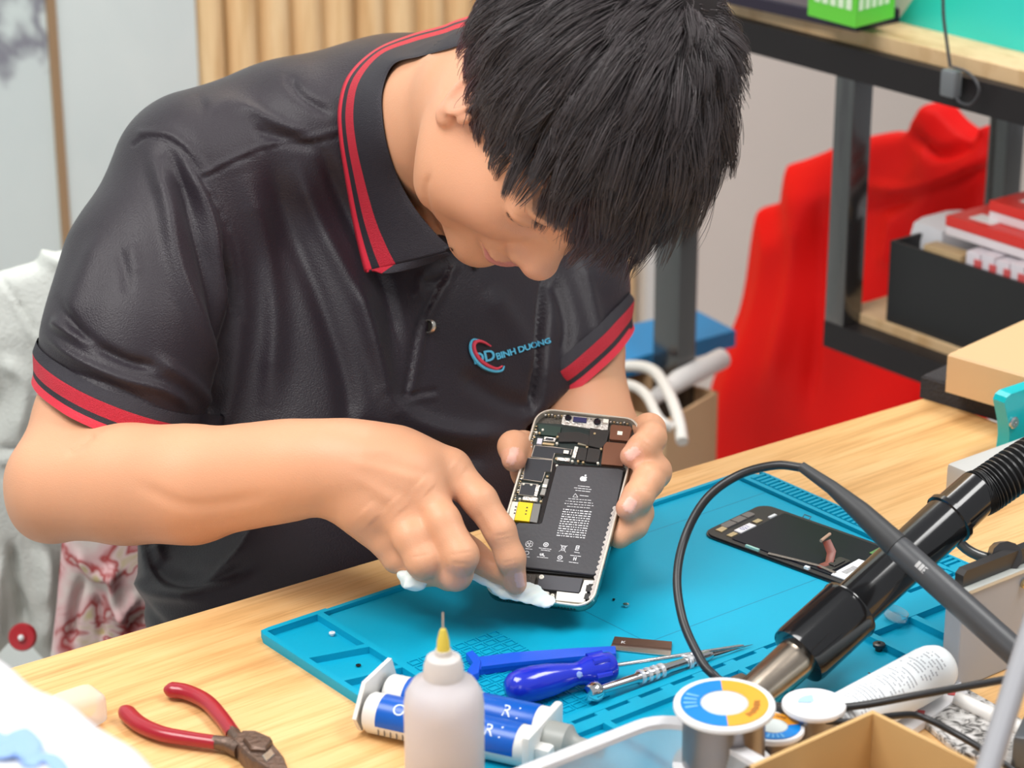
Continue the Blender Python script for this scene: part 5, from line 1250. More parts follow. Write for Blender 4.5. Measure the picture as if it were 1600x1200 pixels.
# ---- blue screwdriver
sd = empty('screwdriver', (0, 0, 0)); tag(sd, 'small blue handled screwdriver lying on the grid of the mat', 'screwdriver')
zc_ = ZW+.0118
A0, A1, A2 = WZ(790, 1078, zc_), WZ(958, 1040, zc_), WZ(1162, 1009, ZW+.0052)
ax = unit(A1-A0); L1 = np.linalg.norm(A1-A0)
prof = [(1e-4, 0), (.0062, .0012), (.0098, .0050), (.0114, .0115), (.0117, .020), (.0108, .031), (.0086, .043), (.0074, .049), (.0076, .053), (.0096, .057), (.0102, L1-.008), (.0096, L1-.002), (.0080, L1), (1e-4, L1)]
MB().lathe(prof, 36, 0, tuple(A0), tuple(ax)).build('handle', mat('handle_blue', (.012, .03, .55), .16, coat=.6), sd)
b = MB()
for k in range(6):
    a = PI/3*k; n1 = unit(np.cross(ax, V(0, 0, 1))); n2 = np.cross(n1, ax); d = n1*math.cos(a)+n2*math.sin(a)
    b.tube([A0+ax*.060+d*.0092, A0+ax*(L1-.006)+d*.0092], [.0024, .0024], 8)
b.build('grip_facets', mat('handle_blue', (.012, .03, .55), .16, coat=.6), sd)
st_ = mat('polished_steel', (.72, .72, .73), .16, 1)
A2 = A1+unit(A2-A1)*np.linalg.norm(A2-A1); MB().tube([A1-ax*.003, A1+(A2-A1)*.97, A2], [.0014, .0013, .0007], 14).build('shaft', st_, sd)
nb = A0+ax*.052+(-MC[2])*.0078; MB().lathe([(.0024, -.002), (.0024, .0008), (.0016, .0016), (1e-5, .0017)], 6, 0, tuple(nb), tuple(-MC[2])).build('badge', mat('badge_light_blue', (.25, .36, .75), .25), sd)
v_, f_ = text_mesh('PRECISION', .0030, 0, 'CENTER'); cen = A0+ax*(L1-.016)+(-MC[2])*.0098+V(0, 0, .004); uu = ax; vv_ = unit(np.cross(-MC[2], uu))
vv_ = vv_ if vv_[2] > 0 else -vv_
# ---- metal craft knife with round end cap
kn = empty('craft_knife', (0, 0, 0)); tag(kn, 'slim silver craft knife with ribbed grip lying in front of the screwdriver', 'knife')
K0, K1 = WZ(925, 1082, ZW+.0085), WZ(1112, 1023, ZW+.0050); kx = unit(K1-K0); KL = np.linalg.norm(K1-K0)
MB().lathe([(1e-4, -.004), (.0048, -.0030), (.0066, .0005), (.0066, .0040), (.0050, .0065), (.0026, .0075)], 28, 0, tuple(K0), tuple(kx)).build('end_cap', mat('mirror_steel', (.82, .83, .84), .07, 1), kn)
b = MB().lathe([(.0026, .0065), (.0030, .009), (.0033, KL*.36), (.0040, KL*.37), (.0042, KL*.60), (.0036, KL*.62), (.0036, KL*.96), (.0022, KL), (1e-4, KL)], 24, 0, tuple(K0), tuple(kx)); b.build('shaft', st_, kn)
b = MB()
for t in (.40, .455, .51, .565, .80, .86): b.lathe([(.0038, -.0015), (.0050, -.0011), (.0050, .0011), (.0038, .0015)], 24, 0, tuple(K0+kx*KL*t), tuple(kx))
b.build('grip_ring', mat('ring_white', (.85, .86, .88), .2, .6), kn)
K2 = WZ(1176, 1007, ZW+.0045); MB().tube([K1-kx*.002, K1+(K2-K1)*.25, K1+(K2-K1)*.55, K2], [.0021, .0018, .0010, .0002], 10, flat=.6).build('blade', mat('blade_dark', (.12, .12, .12), .25, .9), kn)
# ---- razor blade plate
rz = empty('scraper_blade', (0, 0, 0)); tag(rz, 'brown and steel single edge scraper blade lying above the screwdriver tip', 'blade')
z = ZW+.0003
rp = [WZ(x, y, z)[:2] for x, y in ((960, 998), (1050, 1006), (1048, 1026), (952, 1016))]; rp2 = [WZ(x, y, z)[:2] for x, y in ((960, 998), (1050, 1006), (1049, 1017), (956, 1009))]
MB().prism([tuple(p) for p in rp], z, z+.0008, 0, .0001).build('blade', mat('blade_steel', (.55, .52, .48), .25, .9), rz, smooth=False)
MB().prism([tuple(p) for p in rp2], z+.0008, z+.0018, 0, .0002).build('spine', mat('spine_brown', (.16, .085, .06), .3, .6), rz, smooth=False)
v_, f_ = text_mesh('K', .0052, 0, 'CENTER'); c2_ = WZ(974, 1003.5, z+.0019); rx = unit(rp[1]-rp[0]); ry = V(-rx[1], rx[0])
MB().add([tuple(c2_[:2]+rx*p[0]+ry*p[1])+(z+.00185,) for p in v_], f_).build('letter', white, rz, smooth=False)
# ---- little screws and scraps
def bit(name, px, py, z, r, h, m, lab, cat):
    c = WZ(px, py, z); tag(MB().lathe([(1e-5, 0), (r*.6, 0), (r*.6, h*.5), (r, h*.55), (r, h*.9), (r*.7, h), (r*.25, h), (r*.2, h*.7), (1e-5, h*.7)], 14, 0, (c[0], c[1], z)).build(name, m), lab, cat)
bit('tiny_screw', 978, 948, ZW+.0001, .0022, .0024, st_, 'tiny silver screw lying just right of the phone\'s lower corner', 'screw')
bit('tiny_screw', 959, 938, ZW+.0001, .0011, .0012, glass, 'tiny black screw beside the phone\'s lower corner', 'screw')
bit('rubber_grommet', 1373, 1016, ZM+.0022, .0042, .0055, mat('grommet_black', (.015, .02, .025), .3), 'small black ring shaped grommet in the tray below the hot air tool', 'grommet')
bit('tiny_screw', 519, 993, ZM+.0022, .0022, .0026, mat('chip_white', (.7, .75, .8), .3), 'tiny pale chip lying in the mat\'s corner tray', 'chip')
bit('tiny_screw', 560, 1041, ZM+.0022, .0018, .0012, glass, 'tiny black screw in the second small tray of the mat', 'screw')
tag(MB().tube([WZ(1357, 1051, ZM+.004), WZ(1366, 1056, ZM+.0046), WZ(1381, 1054, ZM+.004)], [.0006, .0016, .0004], 8, flat=.4).build('blade_tip', mat('blade_dark', (.12, .12, .12), .25, .9)), 'snapped dark blade tip lying in the wide mat tray', 'blade')
cp = mat('clear_plastic', (.82, .9, .92), .06, trans=.85, ior=1.3); c = WZ(1398, 966, ZM+.0072)
cpo = empty('clear_cap', (0, 0, 0)); tag(cpo, 'small clear plastic scrap at the tray rim beside the hot air tool', 'plastic scrap')
MB().lathe([(.0075, 0), (.0085, .0006), (.0080, .0060), (.0074, .0060), (.0078, .0012), (1e-5, .0010)], 24, 0, tuple(c), (.25, -.2, 1)).build('cap_wall', cp, cpo)
# ---- red handled cutting pliers
plr = empty('cutting_pliers', (0, 0, 0)); tag(plr, 'red handled diagonal cutting pliers with rusty jaws lying on bare wood', 'pliers')
rdm = mat('grip_red', (.36, .008, .022), .28, coat=.25, var=.12, vscale=40); rust = mat('rusty_steel', (.17, .115, .09), .42, .75, bump=.5, bscale=260, var=.35, vscale=90)
zp = .75+.0062
h1 = spline([WZ(x, y, zp) for x, y in ((257, 1077), (290, 1081), (322, 1096), (345, 1120), (364, 1146))], 24)
h2 = spline([WZ(x, y, zp) for x, y in ((191, 1106), (216, 1130), (252, 1146), (295, 1154), (338, 1160))], 24)
for h_1 in (h1, h2):
    n1 = len(h_1); r_ = [.0060*(.35 if i == 0 else .8 if i == 1 else 1)-.0012*i/n1 for i in range(n1)]; MB().tube(h_1, r_, 18, flat=.85).build('grip', rdm, plr)
MB().tube([h1[-1]-(h1[-1]-h1[-3])*.3, WZ(372, 1156, zp), WZ(384, 1166, zp)], [.0042, .0046, .0052], 14).build('tang', rust, plr)
MB().tube([h2[-1]-(h2[-1]-h2[-3])*.3, WZ(356, 1163, zp), WZ(376, 1172, zp)], [.0044, .0050, .0056], 14).build('tang', rust, plr)
jw = [WZ(x, y, zp)[:2] for x, y in ((362, 1166), (378, 1152), (398, 1152), (424, 1162), (428, 1172), (444, 1192), (452, 1216), (438, 1226), (404, 1206), (384, 1192))]
MB().prism([tuple(p) for p in jw], .7515, .7620, 0, .0022).build('jaw', rust, plr)
jw = [WZ(x, y, zp+.005)[:2] for x, y in ((380, 1160), (396, 1151), (426, 1163), (416, 1178), (392, 1176))]
MB().prism([tuple(p) for p in jw], .7618, .7650, 0, .0012).build('joint', rust, plr)
jw = [WZ(x, y, zp+.004)[:2] for x, y in ((410, 1186), (424, 1176), (430, 1184), (416, 1196))]; MB().prism([tuple(p) for p in jw], .7620, .7630, 0, .0004).build('cutting_edge', mat('edge_bright', (.7, .68, .64), .2, 1), plr, smooth=False)
# ---- twin barrel glue syringe
gl = empty('glue_syringe', (0, 0, 0)); tag(gl, 'twin barrel glue syringe with blue and white label lying behind the bottle', 'syringe')
zb_ = .7640; G0, G1 = WZ(578, 1112, zb_), WZ(832, 1168, zb_); G0[2] = zb_; G1[2] = zb_
gx = unit(G1-G0); gs = unit(np.cross(gx, V(0, 0, 1))); GL = np.linalg.norm(G1-G0)
if proj(G0+gs*.02)[1] > proj(G0)[1]: gs = -gs                    # away from the viewer
pw_ = mat('barrel_white', (.78, .77, .74), .3); lb = mat('label_blue', (.0, .10, .50), .3); lc_ = mat('label_cream', (.80, .74, .58), .35)
R_ = .0130
for k, (nm, off, zz) in enumerate((('barrel', -.0, 0), ('barrel', .0262, 0))):
    o = G0+gs*off+V(0, 0, zz)
    bo = MB().lathe([(R_*.9, .0), (R_, .002), (R_, GL-.002), (R_*.9, GL)], 32, 0, tuple(o), tuple(gx)).build(nm, pw_, gl)
    if k == 0:
        b = MB()
        for (x0_, x1_, mi_) in ((.010, GL*.36, 0), (GL*.362, GL*.376, 2), (GL*.378, GL*.60, 1), (GL*.62, GL*.93, 0)):
            vs = []; nA = 16
            for xx in (x0_, x1_):
                for i in range(nA+1):
                    a = -.12+(2.6+.12)*i/nA; vs.append(tuple(o+gx*xx+(-gs*math.cos(a)+V(0, 0, 1)*math.sin(a))*(R_+.0003)))
            b.add(vs, [(i, i+1, nA+1+i+1, nA+1+i) for i in range(nA)], mi_)
        b.build('label', [lb, lc_, mat('label_gold', (.8, .5, .15), .4)], bo)
    else: MB().lathe([(R_+.0001, .010+.004*k), (R_+.0003, .0104+.004*k), (R_+.0003, GL*.34), (R_+.0003, GL*.36, 1), (R_+.0003, GL*.58, 1), (R_+.0003, GL*.60, 0), (R_+.0003, GL*.93), (R_+.0001, GL*.935)], 48, 0, tuple(o), tuple(gx)).build('label', [lb, lc_], bo)
    for s_, off2 in (('O I', .020), ('R I', .082)):
        v_, f_ = text_mesh(s_, .011, 0, 'LEFT'); vs = []
        for p in v_:
            a = (p[1])/R_+.9; vs.append(o+gx*(off2+p[0])+(-gs*math.cos(a)+V(0, 0, 1)*math.sin(a))*(R_+.0005))
        MB().add([tuple(q_) for q_ in vs], f_).build('label_mark', mat('label_print', (.7, .78, .9), .4), bo, smooth=False)
    b = MB()
    for j in range(14):
        a = -.42; cpt = o+gx*(.012+.0042*j)+(-gs*math.cos(a)+V(0, 0, 1)*math.sin(a))*(R_+.0004)
        b.box(tuple(cpt), (.0007, .0008, .004), Matrix(((gx[0], -gs[0], 0), (gx[1], -gs[1], 0), (0, 0, 1))))
    if k == 0: b.build('scale_marks', mat('scale_dark', (.15, .14, .14), .5), bo, smooth=False)
o = G0-gx*.003+gs*.0131; u2 = gs; v2 = V(0, 0, 1)
hexp = [(-.026, 0), (-.019, -.0112), (.022, -.0112), (.032, 0), (.024, .019), (-.012, .019)]
vs = [tuple(o+u2*x+v2*y-gx*t) for t in (0, .0028) for x, y in hexp]; n = 6
MB().add(vs, [tuple(range(n)), tuple(range(n, 2*n))[::-1]]+[(i, (i+1) % n, n+(i+1) % n, n+i) for i in range(n)]).build('finger_flange', pw_, gl, smooth=False)
gg = mat('cap_grey', (.32, .33, .31), .4)
B4 = Matrix(((gx[0], gs[0], 0), (gx[1], gs[1], 0), (0, 0, 1)))
e = G1+gs*.0131
MB().box(tuple(e+gx*.001), (.006, .053, .027), B4, 0, .003).build('end_plate', pw_, gl)
MB().lathe([(.0115, .003), (.0120, .006), (.0118, .018), (.008, .021), (.0058, .024), (.0052, .030), (1e-4, .031)], 24, 0, tuple(e), tuple(gx)).build('mixing_nozzle', gg, gl)
MB().lathe([(.0045, .029), (.0040, .040), (1e-4, .041)], 16, 0, tuple(e), tuple(gx)).build('nozzle_tip', mat('tip_dark', (.05, .05, .06), .4), gl)
MB().box(tuple(e+gx*.008-gs*.014+V(0, 0, -.002)), (.012, .012, .012), B4, 0, .003).build('locking_tab', pw_, gl)
# ---- needle tipped bottle standing on the desk
nb_ = empty('needle_bottle', (0, 0, 0)); tag(nb_, 'frosted squeeze bottle with yellow needle tip standing in front of the syringe', 'bottle')
dB = 1.42; tipw = P(692, 957, dB); base = V(tipw[0], tipw[1], .75)
def zat(py): return float(P(695, py, dB)[2]+0)
s_ = dB/FPX
RB = 64*s_; zS = zat(1118); zN = zat(1078); zC = zat(1038); zH = zat(988)
bmat = mat('frosted_plastic', (.92, .87, .88), .36, trans=.5, ior=1.25, sss=0); zb0 = .75
bt_ = MB().lathe([(1e-4, zb0), (RB*.92, zb0), (RB, zb0+.004), (RB, zS-.004), (RB*.96, zS+.003), (RB*.8, zN-.004), (RB*.52, zN), (RB*.48, zN+.002), (RB*.47, zN+.001), (RB*.50, zN-.002), (RB*.78, zN-.006), (RB*.93, zS), (RB*.965, zS-.006), (RB*.965, zb0+.005), (RB*.9, zb0+.0015), (1e-4, zb0+.0015)], 56, 0, (base[0], base[1], 0)).build('bottle_body', bmat, nb_)
MB().lathe([(RB*.50, zN-.001), (RB*.51, zN+.001), (RB*.49, zC-.006), (RB*.42, zC-.001), (RB*.22, zC+.001), (RB*.2, zC+.004), (1e-4, zC+.004)], 40, 0, (base[0], base[1], 0)).build('cap', mat('cap_milky', (.84, .80, .78), .34, trans=.3, ior=1.2), nb_)
MB().lathe([(RB*.19, zC-.004), (RB*.17, zC+.004), (RB*.15, zC+.010), (RB*.10, zH-.002), (RB*.07, zH), (1e-4, zH)], 24, 0, (base[0], base[1], 0)).build('needle_hub', mat('hub_yellow', (.86, .70, .10), .3, trans=.25), nb_)
MB().tube([(base[0], base[1], zH-.002), tuple(tipw)], [.00055, .00050], 8).build('needle', st_, nb_)
MB().lathe([(1e-4, zb0+.002), (RB*.955, zb0+.002), (RB*.955, zb0+.048), (1e-4, zb0+.048)], 40, 0, (base[0], base[1], 0)).build('liquid', mat('flux_liquid', (.90, .78, .60), .2, trans=.5, ior=1.3), nb_)
# ---- solder spools
wht = mat('spool_white', (.82, .82, .83), .35); org = mat('label_orange', (.88, .38, .03), .4); blu = mat('label_sky', (.0, .22, .66), .4)
def spool(c, axis, R, hgt, lab, phi0=1.2, nm='solder_spool', ring=True):
    sp_ = empty(nm, (0, 0, 0)); tag(sp_, lab, 'spool'); ax_ = unit(axis)
    MB().lathe([(1e-4, hgt), (R*.98, hgt), (R, hgt-.0008), (R, hgt-.0026), (R*.98, hgt-.0034), (R*.5, hgt-.0034), (R*.5, .0034), (R*.98, .0034), (R, .0026), (R, .0008), (R*.98, 0), (1e-4, 0)], 56, 0, tuple(c), tuple(ax_)).build('reel', wht, sp_)
    wr = [(R*.5, .004)]+[(R*(.80+.015*(i % 2)), .004+(hgt-.008)*i/28) for i in range(29)]+[(R*.5, hgt-.004)]
    MB().lathe(wr, 40, 0, tuple(c), tuple(ax_)).build('solder_wire', mat('solder_grey', (.28, .27, .28), .3, .9), sp_)
    q_ = Vector((0, 0, 1)).rotation_difference(Vector(ax_)).to_matrix()
    def sect(a0, a1, r0, r1, z_):
        n = 30; vs = []; 
        for i in range(n+1):
            a = a0+(a1-a0)*i/n
            for r in (r0, r1): vs.append(tuple(q_@Vector((r*math.cos(a), r*math.sin(a), z_))+Vector(c)))
        return vs, [(2*i, 2*i+1, 2*i+3, 2*i+2) for i in range(n)]
    if not ring:
        b = MB(); vs, fs = sect(phi0, phi0+1.5, R*.1, R*.5, hgt+.0004); b.add(vs, fs, 0); b.build('pale_print', mat('print_faint_blue', (.40, .62, .85), .5), sp_, smooth=False); return sp_
    b = MB(); vs, fs = sect(phi0, phi0+PI, R*.47, R*.86, hgt+.0004); b.add(vs, fs, 0); vs, fs = sect(phi0+PI, phi0+2*PI, R*.47, R*.86, hgt+.0004); b.add(vs, fs, 1)
    lb_ = b.build('ring_label', [blu, org], sp_, smooth=False)
    b = MB()
    for k in range(9):
        vs, fs = sect(phi0+PI*1.22+.11*k, phi0+PI*1.22+.11*k+.075, R*(.56+.012*(k % 3)), R*(.70-.015*(k % 2)), hgt+.0007); b.add(vs, fs)
    b.build('brown_print', mat('print_brown', (.42, .16, .03), .5), lb_, smooth=False)
    b = MB()
    for k in range(4): vs, fs = sect(phi0+PI*.34+.22*k, phi0+PI*.34+.22*k+.10, R*.54, R*.80, hgt+.0007); b.add(vs, fs)
    b.build('pale_marks', mat('print_pale_sky', (.16, .46, .80), .5), lb_, smooth=False)
    MB().lathe([(1e-4, hgt+.0006), (R*.44, hgt+.0006), (R*.46, hgt+.0001)], 32, 0, tuple(c), tuple(ax_)).build('hub_cap', mat('hub_frost', (.60, .65, .64), .4), sp_)
    return sp_
S1 = P(1133, 1096, 1.46); RS = 80*1.46/FPX; hS = .044
spb = V(S1[0], S1[1], S1[2]-hS)
if spb[2] < .7501: spb[2] = .7501
spool(spb, V(-.04, -.03, 1), RS, hS, 'upright solder spool with blue and orange ring label, nearest the cables', .91)
bk = spb[2]-.7501
if bk > .004:
    tag(MB().lathe([(1e-4, 0), (RS*.9, 0), (RS*.9, bk-.0004), (1e-4, bk-.0004)], 40, 0, (spb[0], spb[1], .7501)).build('flux_tin', mat('tin_blue', (.05, .12, .3), .3, .5)), 'round tin under the upright solder spool', 'tin')
S2_ = WZ(1272, 1098, .7925); spool(V(S2_[0], S2_[1], .7502), V(0, 0, 1), .0195, .042, 'white topped solder spool standing behind the two black cables', .9, ring=False)
S3 = WZ(1208, 1140, .782)
spool(V(S3[0], S3[1], .7502), V(0, 0, 1), .0190, .034, 'lower solder spool half hidden behind the cardboard box', 2.6)
# ---- white tube with small print
tb_ = empty('glue_tube', (0, 0, 0)); tag(tb_, 'white cylindrical tube covered in small print lying over the mat\'s lower trays', 'tube')
T0, T1 = WZ(1290, 1140, .7745), WZ(1462, 1045, .7745); tx = unit(T1-T0); TL = np.linalg.norm(T1-T0); RT = .0168
MB().lathe([(1e-4, -.004), (RT*.6, -.004), (RT*.9, 0), (RT, .004), (RT, TL-.008), (RT*.97, TL-.002), (RT*.86, TL+.004), (RT*.6, TL+.008), (1e-4, TL+.009)], 44, 0, tuple(T0), tuple(tx)).build('tube_body', mat('tube_white', (.80, .84, .86), .35), tb_)
b = MB(); ts_ = unit(np.cross(tx, V(0, 0, 1)))
if proj(T0+ts_*.01)[1] > proj(T0)[1]: ts_ = -ts_
for j in range(30):
    xx = TL-.010-.0034*j
    if j % 9 == 8: continue
    a0, a1 = (.55+RNG.uniform(-.1, .1), 1.75+RNG.uniform(-.35, .1)); n = 12
    for i in range(n):
        if RNG.uniform() < .22: continue
        q_ = []
        for aa, dx in ((a0+(a1-a0)*i/n, 0), (a0+(a1-a0)*(i+.8)/n, 0), (a0+(a1-a0)*(i+.8)/n, .0010), (a0+(a1-a0)*i/n, .0010)):
            q_.append(tuple(T0+tx*(xx+dx)+(-ts_*math.cos(aa)+V(0, 0, 1)*math.sin(aa))*(RT+.0002)))
        b.add(q_, [(0, 1, 2, 3)])
b.build('small_print', mat('print_grey', (.36, .37, .40), .5), tb_, smooth=False)
lp = [WZ(x, y, .7515)[:2] for x, y in ((1345, 1168), (1500, 1072), (1512, 1090), (1380, 1180))]
lf2 = MB().prism([tuple(p) for p in lp], .7505, .7555, 0, .0006).build('red_white_box', mat('leaflet_white', (.85, .84, .85), .4), None, smooth=False); tag(lf2, 'flat white box with red marks lying in front of the white tube', 'box')
for (x, y) in ((1488, 1080), (1438, 1116)):
    c = WZ(x, y, .7560); MB().box(tuple(c), (.010, .0045, .0006), Matrix.Rotation(.6, 3, 'Z')).build('red_mark', mat('red_print', (.7, .1, .1), .4), lf2, smooth=False)
# ---- speckled grey cleaning wool tray
sp = [WZ(x, y, .752)[:2] for x, y in ((1405, 1100), (1492, 1070), (1600, 1130), (1580, 1200), (1500, 1180))]
def speck():
    m = bpy.data.materials.new('speckled_wool'); m.use_nodes = True; nt = m.node_tree; b = nt.nodes['Principled BSDF']; L = nt.links.new
    tc = nt.nodes.new('ShaderNodeTexCoord'); n = nt.nodes.new('ShaderNodeTexNoise'); n.inputs['Scale'].default_value = 130; n.inputs['Detail'].default_value = 5; n.inputs['Distortion'].default_value = 1.2
    r = ramp(nt, [(.38, (.08, .075, .07)), (.50, (.48, .46, .44)), (.62, (.70, .68, .66))]); L(tc.outputs['Object'], n.inputs['Vector']); L(n.outputs['Fac'], r.inputs[0]); L(r.outputs[0], b.inputs['Base Color'])
    bp = nt.nodes.new('ShaderNodeBump'); bp.inputs['Distance'].default_value = .003; L(n.outputs['Fac'], bp.inputs['Height']); L(bp.outputs[0], b.inputs['Normal']); b.inputs['Roughness'].default_value = .6; return m
tag(MB().prism([tuple(p) for p in sp], .7502, .7515+.003, 0, .001).build('wire_wool_pad', speck(), None, smooth=False), 'speckled grey wire wool pad on the desk below the grey metal case', 'wire wool')
# ---- open cardboard box in the foreground
zt2 = .822; C0 = WZ(1358, 1112, zt2); CL, CRt = WZ(1195, 1185, zt2), WZ(1535, 1192, zt2)
d1, d2 = unit((CL-C0)[:2]), unit((CRt-C0)[:2]); d2 = unit(V(-d1[1], d1[0])*np.sign(V(-d1[1], d1[0])@d2)*1.0+0*d2)
fb = empty('foreground_box', (0, 0, 0)); tag(fb, 'open brown cardboard box at the bottom right corner, its inside facing up', 'box')
c0_ = C0[:2]; A_ = c0_+d1*.10; B_ = c0_+d2*.13; E_ = c0_+d1*.10+d2*.13
b = MB()
def wq(p, q_, t=.003):
    d = unit(q_-p); n_ = V(-d[1], d[0])*t; b.prism([tuple(p), tuple(q_), tuple(q_+n_), tuple(p+n_)], .7505, zt2)
for p, q_ in ((c0_, A_), (c0_, B_), (A_, E_), (B_, E_)): wq(p, q_)
b.prism([tuple(p) for p in (c0_, A_, E_, B_)], .7505, .7535)
b.build('box_walls', mat('kraft_board2', (.60, .37, .15), .7, var=.05, vscale=10), fb, smooth=False)
# ---- frosted plastic tray in the foreground
zt3 = .800; Q0 = WZ(1052, 1112, zt3); QL, QR = WZ(815, 1205, zt3), WZ(1330, 1215, zt3)
e1_ = unit((QL-Q0)[:2]); e2_ = V(-e1_[1], e1_[0]); e2_ = e2_*np.sign(e2_@(QR-Q0)[:2])
ft = empty('frosted_tray', (0, 0, 0)); tag(ft, 'frosted see-through plastic tray at the bottom edge in front of the mat', 'tray')
def tr3(x, y): return tuple(Q0[:2]+e1_*x+e2_*y)
b = MB(); LX, LY = .16, .20
def lp3(ins, r, z): return [tr3(*q_)+(z,) for q_ in rrect(ins, ins, LX-ins, LY-ins, r, 8)]
lo_ = [lp3(.006, .022, .7505), lp3(.0, .026, zt3-.004), lp3(-.004, .030, zt3-.003), lp3(-.004, .030, zt3), lp3(.004, .024, zt3), lp3(.009, .020, .7535)]
n = len(lo_[0]); vs = sum(lo_, []); fs = [(l*n+i, l*n+(i+1) % n, (l+1)*n+(i+1) % n, (l+1)*n+i) for l in range(5) for i in range(n)]+[tuple(range(n))[::-1], tuple(range(5*n, 6*n))]
b.add(vs, fs); b.build('tray_shell', mat('frosted_clear', (.86, .90, .93), .30, trans=.72, ior=1.12), ft)
b = MB(); l_ = [lp3(-.0045, .030, zt3-.0035), lp3(-.0045, .030, zt3+.0006), lp3(.0045, .024, zt3+.0006), lp3(.0045, .024, zt3-.003)]
vs = sum(l_, []); fs = [(l*n+i, l*n+(i+1) % n, ((l+1) % 4)*n+(i+1) % n, ((l+1) % 4)*n+i) for l in range(4) for i in range(n)]
b.add(vs, fs); b.build('rolled_rim', mat('rim_frosted', (.86, .84, .85), .35, trans=.3, ior=1.15), ft)
# ---- white package at the lower left
pk = empty('paper_package', (0, 0, 0)); tag(pk, 'large white wrapped package with pale blue print at the bottom left corner', 'package')
q0, q1 = P(-60, 948, 1.22), P(330, 1238, 1.16); zt4 = (q0[2]+q1[2])/2
a2, b2 = WZ(-70, 948, zt4)[:2], WZ(318, 1222, zt4)[:2]; dn = V((b2-a2)[1], -(b2-a2)[0]); dn = unit(dn); 
if proj(V(*(a2+dn*.05), zt4))[1] < proj(V(*a2, zt4))[1]: dn = -dn
B5 = np.array([list(unit(b2-a2))+[0], list(dn)+[0], [0, 0, 1.]])
cen = V(*((a2+b2)/2+dn*.10), (.7505+zt4)/2); hs = V(np.linalg.norm(b2-a2)/2+.03, .10, (zt4-.7505)/2)
v, f = surface([rbox(cen, hs, B5, .018, .004)], cen-.32, cen+.32, .006, 2)
nn = normals(v, f); v = v+nn*(.0016*np.sin(v[:, 0]*70+v[:, 1]*40)+.001*np.sin(v[:, 1]*110+v[:, 2]*60))[:, None]
v[:, 2] = np.maximum(v[:, 2], .7503)
def pkg():
    m = bpy.data.materials.new('package_wrap'); m.use_nodes = True; nt = m.node_tree; b = nt.nodes['Principled BSDF']; L = nt.links.new
    b.inputs['Roughness'].default_value = .35; b.inputs['Base Color'].default_value = (.74, .76, .80, 1); return m
quick('package_body', v, f, pkg(), pk)
# pale blue lettering on top
pc_ = WZ(25, 1175, zt4)
pbm = mat('print_pale_blue', (.26, .42, .80), .5)
for st_pts, wd_ in (([(-12, 1150), (10, 1158), (24, 1166), (8, 1176), (-14, 1170)], .0048), ([(26, 1144), (36, 1152), (46, 1166), (38, 1180), (30, 1184)], .0062), ([(44, 1198), (58, 1184), (78, 1184), (92, 1198), (96, 1212)], .0040)):
    lp_ = spline([WZ(x, y, zt4+.0006) for x, y in st_pts], 24); MB().tube([tuple(q_) for q_ in lp_], wd_, 10, flat=.25).build('blue_print', pbm, pk)
v, f = surface([rbox(WZ(118, 1108, .762), V(.017, .014, .0115), None, .005, .004)], WZ(128, 1100, .80)-.07, WZ(128, 1100, .80)+.07, .004, 1)
v[:, 2] = np.maximum(v[:, 2], .7503)
tag(quick('plastic_pouch', v, f, mat('pouch_milky', (.9, .84, .82), .3, trans=.6, ior=1.1)), 'milky plastic pouch peeking out behind the white package', 'pouch')
# ---- hot air tool
ha = empty('hot_air_handle', (0, 0, 0)); tag(ha, 'black hot air rework handle with steel nozzle resting over the mat\'s right side', 'hot air tool')
H0, H1, H2, H3, H4 = P(1182, 1084, 1.582), P(1252, 1021, 1.596), P(1325, 955, 1.612), P(1462, 829, 1.643), P(1505, 790, 1.652)
hx_ = unit(H4-H1); HLn = np.linalg.norm(H4-H1)
gb_ = mat('tool_black', (.010, .010, .011), .14, coat=.4)
MB().lathe([(.0128, -.056), (.0132, -.054), (.0140, .006), (1e-4, .006)], 32, 0, tuple(H1), tuple(hx_)).build('nozzle', mat('nozzle_steel', (.50, .42, .34), .25, 1, var=.2, vscale=60), ha)
MB().lathe([(.0118, -.0555), (.0116, -.010), (1e-4, -.010)], 24, 0, tuple(H1), tuple(hx_)).build('nozzle_bore', mat('bore_dark', (.06, .05, .045), .5, .5), ha)
MB().box(tuple(H1-hx_*.040-MC[0]*.012-MC[1]*.008), (.010, .006, .006), None, 0, .001).build('nozzle_clamp', mat('clamp_brown', (.2, .15, .12), .35, .8), ha)
l2 = float((H2-H1)@hx_); 
MB().lathe([(1e-4, -.004), (.0165, -.004), (.0205, -.003), (.0212, .0), (.0210, l2-.002), (.0216, l2+.001), (.0210, l2+.003), (.0200, l2+.002), (.0196, l2-.010), (1e-4, l2-.012)], 48, 0, tuple(H1), tuple(hx_)).build('heat_shroud', gb_, ha)
MB().lathe([(1e-4, l2-.012), (.0160, l2-.012), (.0163, l2+.01), (.0168, HLn*.90), (.0184, HLn*.905), (.0184, HLn*.925), (.0160, HLn*.93), (.0155, HLn*1.10), (1e-4, HLn*1.10)], 44, 0, tuple(H1), tuple(hx_)).build('handle_tube', gb_, ha)
# ribbed hose leaving the handle
hp = spline([H1+hx_*HLn*1.08, P(1540, 766, 1.66), P(1600, 726, 1.67), P(1680, 680, 1.69)], 60); b = MB()
rr4 = [.0150 if (i // 1) % 2 else .0122 for i in range(len(hp)*3)]
pp = np.array([hp[0]+(hp[-1]-hp[0])*0]); ts = np.linspace(0, len(hp)-1, 110); pp = np.stack([np.interp(ts, np.arange(len(hp)), hp[:, k]) for k in range(3)], 1)
b.tube(pp, [.0160 if i % 4 in (0, 1) else .0128 for i in range(len(pp))], 24).build('ribbed_hose', mat('hose_black', (.018, .018, .019), .38), ha)
